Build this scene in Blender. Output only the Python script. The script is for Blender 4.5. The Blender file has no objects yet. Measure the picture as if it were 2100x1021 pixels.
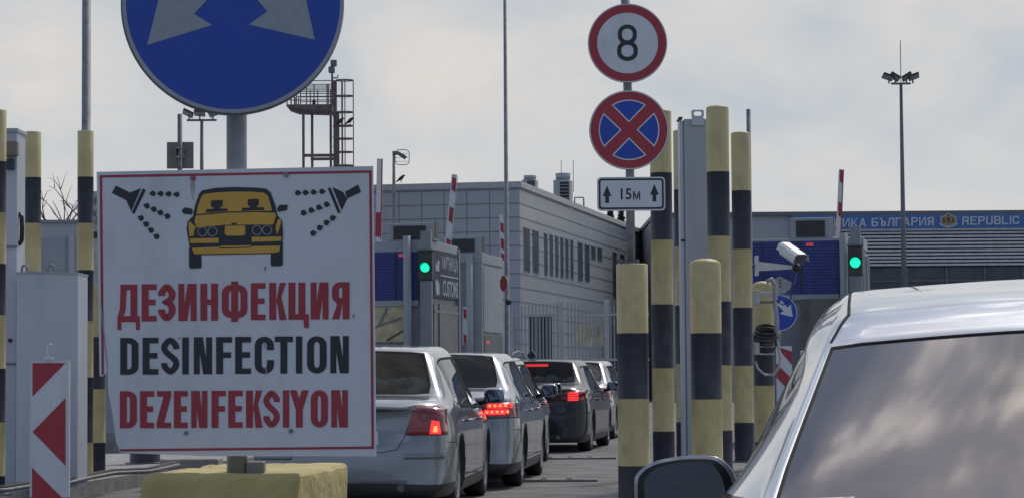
import bpy, bmesh, math, random
from mathutils import Vector, Matrix
from mathutils.bvhtree import BVHTree
random.seed(7)
R_ = math.radians
S = bpy.context.scene
C = S.collection
# ------------------------------------------------------------------ camera
F = 5000.0; CX = 1050.0; CY = 510.5; CAMH = 1.15
PITCH = math.atan(264.5 / F); ROLL = 0.0072
cF = Vector((0, math.cos(PITCH), math.sin(PITCH)))
r0 = Vector((1, 0, 0)); u0 = Vector((0, -math.sin(PITCH), math.cos(PITCH)))
cR = r0 * math.cos(ROLL) - u0 * math.sin(ROLL)
cU = u0 * math.cos(ROLL) + r0 * math.sin(ROLL)
cam = bpy.data.cameras.new('camera'); camo = bpy.data.objects.new('camera', cam); C.objects.link(camo)
m = Matrix((cR, cU, -cF)).transposed().to_4x4(); m.translation = Vector((0, 0, CAMH))
camo.matrix_world = m
cam.sensor_width = 36; cam.lens = 36 * F / 2100; cam.clip_end = 3000; cam.clip_start = 0.1
S.camera = camo
# ------------------------------------------------------------------ world, sun, exposure
SUN_EL, SUN_AZ = 48, 24
w = bpy.data.worlds.new('World'); S.world = w; w.use_nodes = True
nt = w.node_tree; nt.nodes.clear()
def wn(t, **k):
    n = nt.nodes.new(t)
    for a, b in k.items(): setattr(n, a, b)
    return n
out = wn('ShaderNodeOutputWorld'); bg = wn('ShaderNodeBackground'); bg.inputs[1].default_value = 0.1
sky = wn('ShaderNodeTexSky', sky_type='NISHITA', sun_disc=False)
sky.sun_elevation = R_(SUN_EL); sky.sun_rotation = R_(SUN_AZ); sky.air_density = 1.0; sky.dust_density = 2.0
tc = wn('ShaderNodeTexCoord')
mp = wn('ShaderNodeMapping'); mp.inputs['Scale'].default_value = (7.0, 7.0, 13.0)
nz = wn('ShaderNodeTexNoise'); nz.inputs['Scale'].default_value = 1.6; nz.inputs['Detail'].default_value = 5; nz.inputs['Roughness'].default_value = 0.5; nz.inputs['Distortion'].default_value = 0.25
mp2 = wn('ShaderNodeMapping'); mp2.inputs['Location'].default_value = (3.1, 7.2, 1.4); mp2.inputs['Scale'].default_value = (3.0, 3.0, 6.0)
nz2 = wn('ShaderNodeTexNoise'); nz2.inputs['Scale'].default_value = 1.3; nz2.inputs['Detail'].default_value = 7; nz2.inputs['Roughness'].default_value = 0.55
L = nt.links.new
L(tc.outputs['Generated'], mp.inputs[0]); L(mp.outputs[0], nz.inputs[0])
L(tc.outputs['Generated'], mp2.inputs[0]); L(mp2.outputs[0], nz2.inputs[0])
rp = wn('ShaderNodeValToRGB')
rp.color_ramp.elements[0].position = .36; rp.color_ramp.elements[0].color = (4.6, 5.15, 5.7, 1)
rp.color_ramp.elements[1].position = .66; rp.color_ramp.elements[1].color = (6.7, 6.4, 6.15, 1)
rp2 = wn('ShaderNodeValToRGB')
rp2.color_ramp.elements[0].position = .47; rp2.color_ramp.elements[0].color = (.0, .0, .0, 1)
rp2.color_ramp.elements[1].position = .60; rp2.color_ramp.elements[1].color = (.92, .92, .92, 1)
L(nz.outputs['Fac'], rp.inputs[0]); L(nz2.outputs['Fac'], rp2.inputs[0])
# cover is thicker near the horizon
sx = wn('ShaderNodeSeparateXYZ'); L(tc.outputs['Generated'], sx.inputs[0])
mr = wn('ShaderNodeMapRange'); mr.inputs[1].default_value = 0.22; mr.inputs[2].default_value = 0.6; mr.inputs[3].default_value = 1.0; mr.inputs[4].default_value = 0.0
L(sx.outputs['Z'], mr.inputs[0])
mx = wn('ShaderNodeMath', operation='MAXIMUM'); L(rp2.outputs[0], mx.inputs[0]); L(mr.outputs[0], mx.inputs[1])
mrh = wn('ShaderNodeMapRange'); mrh.inputs[1].default_value = 0.02; mrh.inputs[2].default_value = 0.12; mrh.inputs[3].default_value = 1.0; mrh.inputs[4].default_value = 0.0
L(sx.outputs['Z'], mrh.inputs[0])
hz = wn('ShaderNodeMixRGB'); hz.inputs[2].default_value = (6.0, 6.05, 6.1, 1)
L(mrh.outputs[0], hz.inputs[0]); L(rp.outputs[0], hz.inputs[1])
mix = wn('ShaderNodeMixRGB'); L(mx.outputs[0], mix.inputs[0]); L(sky.outputs[0], mix.inputs[1]); L(hz.outputs[0], mix.inputs[2])
# the sky opposite the hazy sun is darker and bluer
SD = (math.sin(R_(SUN_AZ)) * math.cos(R_(SUN_EL)), math.cos(R_(SUN_AZ)) * math.cos(R_(SUN_EL)), math.sin(R_(SUN_EL)))
vd = wn('ShaderNodeVectorMath', operation='DOT_PRODUCT'); vd.inputs[1].default_value = SD
nrm = wn('ShaderNodeVectorMath', operation='NORMALIZE'); L(tc.outputs['Generated'], nrm.inputs[0]); L(nrm.outputs[0], vd.inputs[0])
mrs = wn('ShaderNodeMapRange'); mrs.inputs[1].default_value = -.55; mrs.inputs[2].default_value = .5; L(vd.outputs['Value'], mrs.inputs[0])
rps = wn('ShaderNodeValToRGB'); rps.color_ramp.elements[0].color = (.60, .70, .88, 1); rps.color_ramp.elements[1].color = (1, 1, 1, 1); L(mrs.outputs[0], rps.inputs[0])
mul = wn('ShaderNodeMixRGB', blend_type='MULTIPLY'); mul.inputs[0].default_value = 1; L(mix.outputs[0], mul.inputs[1]); L(rps.outputs[0], mul.inputs[2])
# higher up the cloud deck is broken: thick dark parts and bright rims
nz3 = wn('ShaderNodeTexNoise'); nz3.inputs['Scale'].default_value = 9.2; nz3.inputs['Detail'].default_value = 8; nz3.inputs['Roughness'].default_value = .55; nz3.inputs['Distortion'].default_value = .6; L(tc.outputs['Generated'], nz3.inputs[0])
rp3 = wn('ShaderNodeValToRGB'); rp3.color_ramp.elements[0].position = .40; rp3.color_ramp.elements[0].color = (.42, .50, .64, 1); rp3.color_ramp.elements[1].position = .65; rp3.color_ramp.elements[1].color = (2.8, 2.65, 2.35, 1)
e3 = rp3.color_ramp.elements.new(.54); e3.color = (.82, .84, .90, 1); L(nz3.outputs['Fac'], rp3.inputs[0])
mr3 = wn('ShaderNodeMapRange'); mr3.inputs[1].default_value = .22; mr3.inputs[2].default_value = .38; L(sx.outputs['Z'], mr3.inputs[0])
mul3 = wn('ShaderNodeMixRGB', blend_type='MULTIPLY'); L(mr3.outputs[0], mul3.inputs[0]); L(mul.outputs[0], mul3.inputs[1]); L(rp3.outputs[0], mul3.inputs[2])
L(mul3.outputs[0], bg.inputs[0]); L(bg.outputs[0], out.inputs[0])
sl = bpy.data.lights.new('sun', 'SUN'); sl.energy = 1.5; sl.angle = R_(6); sl.color = (1, .93, .82)
so = bpy.data.objects.new('sun', sl); C.objects.link(so)
sd = Vector((math.sin(R_(SUN_AZ)) * math.cos(R_(SUN_EL)), math.cos(R_(SUN_AZ)) * math.cos(R_(SUN_EL)), math.sin(R_(SUN_EL))))
so.rotation_euler = sd.to_track_quat('Z', 'Y').to_euler()
S.view_settings.view_transform = 'Standard'; S.view_settings.look = 'None'; S.view_settings.exposure = 0.1; S.view_settings.gamma = 1

# ------------------------------------------------------------------ pixel -> point helpers (measuring the photograph)
def ray(px, py): return cF + cR * ((px - CX) / F) - cU * ((py - CY) / F)
def P(px, py, Y):
    d = ray(px, py); t = Y / d.y
    return Vector((0, 0, CAMH)) + d * t
def X(px, Y, py=775): return P(px, py, Y).x
def Z(py, Y, px=1050): return P(px, py, Y).z

# ------------------------------------------------------------------ materials
MC = {}
def mat(name, col, rough=.6, metal=0., var=.12, scale=6., bump=0., bscale=40., emit=None, es=0., coat=0., spec=.5, dirt=None, dirtamt=.5, dscale=3.):
    if name in MC: return MC[name]
    mm = bpy.data.materials.new(name); mm.use_nodes = True; t = mm.node_tree; b = t.nodes['Principled BSDF']
    b.inputs['Roughness'].default_value = rough; b.inputs['Metallic'].default_value = metal
    b.inputs['Coat Weight'].default_value = coat; b.inputs['Specular IOR Level'].default_value = spec
    b.inputs['Coat Roughness'].default_value = .04
    tcn = t.nodes.new('ShaderNodeTexCoord')
    n = t.nodes.new('ShaderNodeTexNoise'); n.inputs['Scale'].default_value = scale; n.inputs['Detail'].default_value = 6
    t.links.new(tcn.outputs['Object'], n.inputs[0])
    r = t.nodes.new('ShaderNodeValToRGB'); r.color_ramp.elements[0].position = .3; r.color_ramp.elements[1].position = .7
    r.color_ramp.elements[0].color = tuple(c * (1 - var) for c in col) + (1,)
    r.color_ramp.elements[1].color = tuple(min(1, c * (1 + var)) for c in col) + (1,)
    t.links.new(n.outputs['Fac'], r.inputs[0]); last = r.outputs[0]
    if dirt:
        n2 = t.nodes.new('ShaderNodeTexNoise'); n2.inputs['Scale'].default_value = dscale; n2.inputs['Detail'].default_value = 10; n2.inputs['Roughness'].default_value = .65
        mpp = t.nodes.new('ShaderNodeMapping'); mpp.inputs['Scale'].default_value = (1, 1, .35)
        t.links.new(tcn.outputs['Object'], mpp.inputs[0]); t.links.new(mpp.outputs[0], n2.inputs[0])
        r2 = t.nodes.new('ShaderNodeValToRGB'); r2.color_ramp.elements[0].position = .5; r2.color_ramp.elements[1].position = .72
        r2.color_ramp.elements[0].color = (0, 0, 0, 1); r2.color_ramp.elements[1].color = (dirtamt,) * 3 + (1,)
        t.links.new(n2.outputs['Fac'], r2.inputs[0])
        mxr = t.nodes.new('ShaderNodeMixRGB'); mxr.inputs[2].default_value = tuple(dirt) + (1,)
        t.links.new(r2.outputs[0], mxr.inputs[0]); t.links.new(last, mxr.inputs[1]); last = mxr.outputs[0]
    t.links.new(last, b.inputs['Base Color'])
    if bump:
        nb = t.nodes.new('ShaderNodeTexNoise'); nb.inputs['Scale'].default_value = bscale; nb.inputs['Detail'].default_value = 8
        t.links.new(tcn.outputs['Object'], nb.inputs[0])
        bp = t.nodes.new('ShaderNodeBump'); bp.inputs['Strength'].default_value = bump; bp.inputs['Distance'].default_value = .01
        t.links.new(nb.outputs['Fac'], bp.inputs['Height']); t.links.new(bp.outputs[0], b.inputs['Normal'])
    if emit:
        b.inputs['Emission Color'].default_value = tuple(emit) + (1,); b.inputs['Emission Strength'].default_value = es
    MC[name] = mm; return mm
def glass(name, tint, refl_rough=.02, see=.5, ior=1.52):
    if name in MC: return MC[name]
    mm = bpy.data.materials.new(name); mm.use_nodes = True; t = mm.node_tree
    b = t.nodes['Principled BSDF']; o = t.nodes['Material Output']
    b.inputs['Base Color'].default_value = (.012, .013, .015, 1); b.inputs['Roughness'].default_value = refl_rough
    b.inputs['IOR'].default_value = ior
    tr = t.nodes.new('ShaderNodeBsdfTransparent'); tr.inputs[0].default_value = tuple(tint) + (1,)
    fr = t.nodes.new('ShaderNodeFresnel'); fr.inputs[0].default_value = 1.5
    mt = t.nodes.new('ShaderNodeMath'); mt.operation = 'MULTIPLY_ADD'; mt.inputs[1].default_value = -see * 1.4; mt.inputs[2].default_value = see
    t.links.new(fr.outputs[0], mt.inputs[0]); mt.use_clamp = True
    ms = t.nodes.new('ShaderNodeMixShader'); t.links.new(mt.outputs[0], ms.inputs[0]); t.links.new(b.outputs[0], ms.inputs[1]); t.links.new(tr.outputs[0], ms.inputs[2])
    t.links.new(ms.outputs[0], o.inputs[0]); MC[name] = mm; return mm
M = dict(
 yellow=mat('post_yellow', (.54, .465, .235), .55, var=.1, scale=5, bump=.2, bscale=60, dirt=(.24, .22, .15), dirtamt=.55, dscale=9),
 black=mat('post_black', (.024, .030, .050), .5, var=.25, scale=8, bump=.2, bscale=60, dirt=(.09, .09, .09), dirtamt=.6, dscale=9),
 greyband=mat('post_grey', (.05, .055, .07), .6),
 galv=mat('galvanised', (.25, .27, .30), .6, .3, var=.25, scale=14, dirt=(.12, .11, .1), dirtamt=.5),
 galvd=mat('galvanised_dark', (.16, .17, .19), .55, .3, var=.2, scale=12),
 white=mat('white_paint', (.62, .65, .69), .45, var=.05, scale=3, dirt=(.4, .4, .38), dirtamt=.3, dscale=4),
 signwhite=mat('sign_white', (.62, .67, .73), .42, var=.05, scale=2.5, dirt=(.34, .36, .38), dirtamt=.35, dscale=7),
 signred=mat('sign_red', (.36, .035, .055), .45, var=.08, scale=5),
 signblack=mat('sign_black', (.02, .024, .034), .45, var=.1),
 signyel=mat('sign_yellow', (.60, .37, .06), .45, var=.08, scale=8),
 signblue=mat('sign_blue', (.006, .060, .42), .38, var=.1, scale=5),
 retro=mat('retro_grey', (.28, .33, .38), .4, var=.06, scale=40),
 rim=mat('sign_rim', (.3, .33, .37), .4, .5),
 cabwhite=mat('cabinet_white', (.50, .55, .62), .45, var=.04, scale=2, dirt=(.3, .32, .33), dirtamt=.3, dscale=3),
 cabgrey=mat('cabinet_grey', (.40, .43, .47), .45, var=.05, scale=2, dirt=(.28, .28, .28), dirtamt=.4, dscale=3),
 concrete=mat('concrete', (.33, .32, .31), .9, var=.25, scale=5, bump=.4, bscale=30, dirt=(.1, .1, .1), dirtamt=.5, dscale=2),
 asphalt=mat('asphalt', (.17, .17, .175), .85, var=.35, scale=1.7, bump=.7, bscale=60, dirt=(.06, .06, .062), dirtamt=.85, dscale=.9),
 lightasphalt=mat('light_asphalt', (.2, .2, .2), .9, var=.2, scale=.8, bump=.4, bscale=60, dirt=(.09, .09, .09), dirtamt=.6, dscale=.5),
 rubber=mat('rubber', (.018, .018, .02), .75, var=.2),
 blackpl=mat('black_plastic', (.02, .021, .024), .4, var=.2),
 seal=mat('window_seal', (.012, .013, .015), .8, spec=.15),
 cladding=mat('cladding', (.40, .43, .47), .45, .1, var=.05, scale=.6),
 cladlit=mat('cladding_side_lit', (.45, .47, .49), .45, .1, var=.05, scale=.6),  # lighter copy of cladding: light on the side wall put into its colour
 joint=mat('panel_joint', (.20, .22, .25), .7),
 winglass=mat('window_glass', (.06, .075, .09), .3, var=.3, scale=1.5),
 coping=mat('coping', (.42, .44, .46), .45, .3),
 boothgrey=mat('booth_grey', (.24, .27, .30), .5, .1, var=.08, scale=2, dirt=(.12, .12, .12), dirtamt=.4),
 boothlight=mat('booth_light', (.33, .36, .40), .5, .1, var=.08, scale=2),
 bluepanel=mat('blue_panel', (.03, .05, .24), .45, var=.15, scale=4, dirt=(.1, .12, .25), dirtamt=.25, dscale=9),
 board=mat('board_blue_grey', (.035, .055, .09), .7, var=.1),
 letters=mat('letters_pale', (.42, .46, .54), .5, var=.1),
 fasciawhite=mat('fascia_white', (.50, .55, .66), .5, var=.05),
 display=mat('display_black', (.02, .021, .026), .3, var=.2, scale=9),
 bandblue=mat('fascia_blue', (.05, .16, .42), .4, var=.1, scale=1.),
 gold=mat('crest_gold', (.3, .24, .1), .4, .3, var=.4, scale=9),
 slat=mat('slat_metal', (.62, .63, .66), .5, .1, var=.1, scale=3),
 slatdark=mat('slat_gap', (.035, .038, .05), .8),
 steelbrown=mat('tower_steel', (.16, .135, .135), .7, .1, var=.3, scale=3),
 cream=mat('cream_blind', (.55, .48, .30), .7, var=.3, scale=3.5, dirt=(.12, .11, .09), dirtamt=.8, dscale=2.5),
 bark=mat('bark', (.09, .075, .06), .9, var=.3),
 chrome=mat('chrome', (.6, .6, .62), .15, 1.),
 rimalloy=mat('alloy', (.38, .39, .41), .3, .9),
 tailred=mat('tail_red', (.20, .008, .014), .12, coat=1., var=.5, scale=9, emit=(1, .02, .03), es=.012),
 taildark=mat('tail_dark', (.07, .012, .02), .12, coat=1., var=.3, scale=20),
 lit=mat('brake_lit', (.5, .02, .02), .3, emit=(1, .035, .04), es=1.25),
 litw=mat('brake_core', (.8, .2, .1), .3, emit=(1, .26, .07), es=1.7),
 greendim=mat('green_strip', (.05, .4, .25), .3, emit=(0, .7, .4), es=.25),
 green=mat('green_lit', (.1, .8, .4), .3, emit=(.0, .95, .42), es=1.3),
 redled=mat('red_led', (.4, .05, .07), .3, emit=(1, .08, .12), es=.25),
 clothes=mat('cloth_pale_green', (.30, .38, .34), .9, var=.35, scale=14),
 clothred=mat('cloth_red', (.30, .08, .05), .9, var=.3, scale=14),
 interior=mat('car_interior', (.03, .032, .036), .85, var=.2),
 rust=mat('rust_stain', (.50, .50, .46), .8, var=.3, scale=30),
 foliage=mat('dark_foliage', (.03, .045, .03), .9, var=.4),
 blockyel=mat('block_yellow', (.50, .425, .18), .85, var=.18, scale=7, bump=.8, bscale=30, dirt=(.42, .39, .3), dirtamt=.5, dscale=4),
)
def paint(name, col, metal=.75, rough=.28): return mat(name, col, rough, metal, var=.04, scale=2, coat=1., dirt=tuple(c * .75 for c in col), dirtamt=.4, dscale=2.5)

# ------------------------------------------------------------------ object helpers
def tag(o, label=None, cat=None, group=None, kind=None):
    if label: o['label'] = label
    if cat: o['category'] = cat
    if group: o['group'] = group
    if kind: o['kind'] = kind
    return o
def empty(name, loc, label=None, cat=None, group=None, rz=0.):
    o = bpy.data.objects.new(name, None); C.objects.link(o); o.location = loc; o.rotation_euler = (0, 0, rz); o.empty_display_size = .1
    return tag(o, label, cat, group)
class MB:
    def __init__(s): s.bm = bmesh.new(); s.mats = []
    def mi(s, m_):
        if m_ not in s.mats: s.mats.append(m_)
        return s.mats.index(m_)
    def face(s, pts, m_, smooth=False):
        try: f = s.bm.faces.new([s.bm.verts.new(p) for p in pts])
        except ValueError: return None
        f.material_index = s.mi(m_); f.smooth = smooth; return f
    def box(s, a, b, m_, bev=0., rot=None, org=None):
        a = Vector(a); b = Vector(b); lo = Vector([min(a[i], b[i]) for i in range(3)]); hi = Vector([max(a[i], b[i]) for i in range(3)])
        r = bmesh.ops.create_cube(s.bm, size=1.); vs = r['verts']
        for v in vs: v.co = Vector([lo[i] + (v.co[i] + .5) * (hi[i] - lo[i]) for i in range(3)])
        fs = list({f for v in vs for f in v.link_faces})
        k = s.mi(m_)
        for f in fs: f.material_index = k
        if bev:
            es = list({e for v in vs for e in v.link_edges})
            q = bmesh.ops.bevel(s.bm, geom=es, offset=bev, segments=2, affect='EDGES', profile=.5)
            vs = list({v for f in q['faces'] for v in f.verts} | {v for v in vs if v.is_valid})
            for f in {f for v in vs for f in v.link_faces}: f.material_index = k
        if rot is not None:
            o_ = Vector(org or (0, 0, 0))
            for v in vs: v.co = rot @ (v.co - o_) + o_
        return s
    def tube(s, pts, r, m_, n=10, cap=True, taper=None):
        pts = [Vector(p) for p in pts]; rings = []; k = s.mi(m_)
        up = None
        for i, p in enumerate(pts):
            d = (pts[min(i + 1, len(pts) - 1)] - pts[max(i - 1, 0)]).normalized()
            if up is None: up = Vector((0, 0, 1)) if abs(d.z) < .9 else Vector((1, 0, 0))
            a = d.cross(up).normalized(); b_ = a.cross(d).normalized(); up = b_
            rr = r[i] if isinstance(r, (list, tuple)) else r
            rings.append([s.bm.verts.new(p + a * math.cos(2 * math.pi * j / n) * rr + b_ * math.sin(2 * math.pi * j / n) * rr) for j in range(n)])
        for i in range(len(rings) - 1):
            for j in range(n):
                f = s.bm.faces.new((rings[i][j], rings[i][(j + 1) % n], rings[i + 1][(j + 1) % n], rings[i + 1][j])); f.material_index = k; f.smooth = n > 6
        if cap:
            for q in (rings[0][::-1], rings[-1]):
                f = s.bm.faces.new(q); f.material_index = k
        return s
    def lathe(s, prof, m_, n=28, ctr=(0, 0, 0), axis='z'):
        # prof: (radius, height) or (radius, height, material) - material applies to segment that starts there
        rings = []
        for p in prof:
            ring = []
            for j in range(n):
                a = 2 * math.pi * j / n; x, y, z = p[0] * math.cos(a), p[0] * math.sin(a), p[1]
                if axis == 'x': v = (z, x, y)
                elif axis == 'y': v = (x, z, y)
                else: v = (x, y, z)
                ring.append(s.bm.verts.new(Vector(v) + Vector(ctr)))
            rings.append(ring)
        for i in range(len(rings) - 1):
            k = s.mi(prof[i][2] if len(prof[i]) > 2 else m_)
            for j in range(n):
                f = s.bm.faces.new((rings[i][j], rings[i][(j + 1) % n], rings[i + 1][(j + 1) % n], rings[i + 1][j])); f.material_index = k; f.smooth = True
        for q, p in ((rings[0][::-1], prof[0]), (rings[-1], prof[-1])):
            if p[0] > 1e-5:
                f = s.bm.faces.new(q); f.material_index = s.mi(p[2] if len(p) > 2 else m_)
        return s
    def prism(s, poly, off0, off1, m_, fr):
        # poly in (u,v) of frame fr (origin, r, up, n): extruded along n between off0 and off1
        o_, r_, u_, n_ = fr; k = s.mi(m_)
        A = [s.bm.verts.new(o_ + r_ * p[0] + u_ * p[1] + n_ * off1) for p in poly]
        f = s.bm.faces.new(A); f.material_index = k
        if off0 is not None:
            B = [s.bm.verts.new(o_ + r_ * p[0] + u_ * p[1] + n_ * off0) for p in poly]
            f = s.bm.faces.new(B[::-1]); f.material_index = k
            for i in range(len(poly)):
                j = (i + 1) % len(poly); f = s.bm.faces.new((A[j], A[i], B[i], B[j])); f.material_index = k
        return s
    def build(s, name, parent=None, smooth_angle=None, recalc=True):
        if recalc: bmesh.ops.recalc_face_normals(s.bm, faces=s.bm.faces)
        me = bpy.data.meshes.new(name); s.bm.to_mesh(me); s.bm.free()
        for m_ in s.mats: me.materials.append(m_)
        o = bpy.data.objects.new(name, me); C.objects.link(o)
        if parent: o.parent = parent
        return o
def B1(name, a, b, m_, parent=None, bev=0.): return MB().box(a, b, m_, bev).build(name, parent)
def text_polys(s, bold=0.0):
    cu = bpy.data.curves.new('t', 'FONT'); cu.body = s; cu.offset = bold; cu.resolution_u = 4
    o = bpy.data.objects.new('t', cu); C.objects.link(o)
    dg = bpy.context.evaluated_depsgraph_get(); me = bpy.data.meshes.new_from_object(o.evaluated_get(dg))
    vs = [v.co.copy() for v in me.vertices]; fs = [list(p.vertices) for p in me.polygons]
    bpy.data.objects.remove(o); bpy.data.curves.remove(cu); bpy.data.meshes.remove(me)
    x0 = min(v.x for v in vs); x1 = max(v.x for v in vs); y0 = min(v.y for v in vs); y1 = max(v.y for v in vs)
    return [((v.x - x0) / (x1 - x0), (v.y - y0) / (y1 - y0)) for v in vs], fs
def text_on(mb, s, box, off, m_, fr, bold=.01):
    vs, fs = text_polys(s, bold); o_, r_, u_, n_ = fr; k = mb.mi(m_); x0, y0, x1, y1 = box
    V = [mb.bm.verts.new(o_ + r_ * (x0 + (x1 - x0) * a) + u_ * (y0 + (y1 - y0) * b) + n_ * off) for a, b in vs]
    for f in fs:
        try: q = mb.bm.faces.new([V[i] for i in f]); q.material_index = k
        except ValueError: pass
def frame(o_, yaw=0.):
    # yaw>0: right side nearer the camera; normal faces the camera side (-y)
    r_ = Vector((math.cos(yaw), -math.sin(yaw), 0)); n_ = Vector((-math.sin(yaw), -math.cos(yaw), 0))
    return (Vector(o_), r_, Vector((0, 0, 1)), n_)
def uvp(px, py, fr):
    d = ray(px, py); c = Vector((0, 0, CAMH)); t = (fr[0] - c).dot(fr[3]) / d.dot(fr[3]); p = c + d * t - fr[0]
    return (p.dot(fr[1]), p.dot(fr[2]))
def circ(u, v, r, n=64, a0=0., a1=2 * math.pi): return [(u + r * math.cos(a0 + (a1 - a0) * i / n), v + r * math.sin(a0 + (a1 - a0) * i / n)) for i in range(n)]
def ringf(mb, A, B, off, m_, fr, skip=()):
    o_, r_, u_, n_ = fr; k = mb.mi(m_); n = len(A)
    a = [mb.bm.verts.new(o_ + r_ * p[0] + u_ * p[1] + n_ * off) for p in A]; b = [mb.bm.verts.new(o_ + r_ * p[0] + u_ * p[1] + n_ * off) for p in B]
    for i in range(n):
        if i in skip: continue
        f = mb.bm.faces.new((a[i], a[(i + 1) % n], b[(i + 1) % n], b[i])); f.material_index = k
def rrect(x0, y0, x1, y1, rx, ry=None, n=6, corners=(1, 1, 1, 1)):
    # corners: bl, br, tr, tl ; y up
    ry = rx if ry is None else ry; pts = []
    for i, (cx, cy, a, sx_, sy_) in enumerate(((x0, y0, math.pi, 1, 1), (x1, y0, 1.5 * math.pi, -1, 1), (x1, y1, 0, -1, -1), (x0, y1, .5 * math.pi, 1, -1))):
        c = corners[i] * .999 + .001
        for j in range(n + 1):
            t = a + .5 * math.pi * j / n
            pts.append((cx + sx_ * rx * c + rx * c * math.cos(t), cy + sy_ * ry * c + ry * c * math.sin(t)))
    return pts

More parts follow.
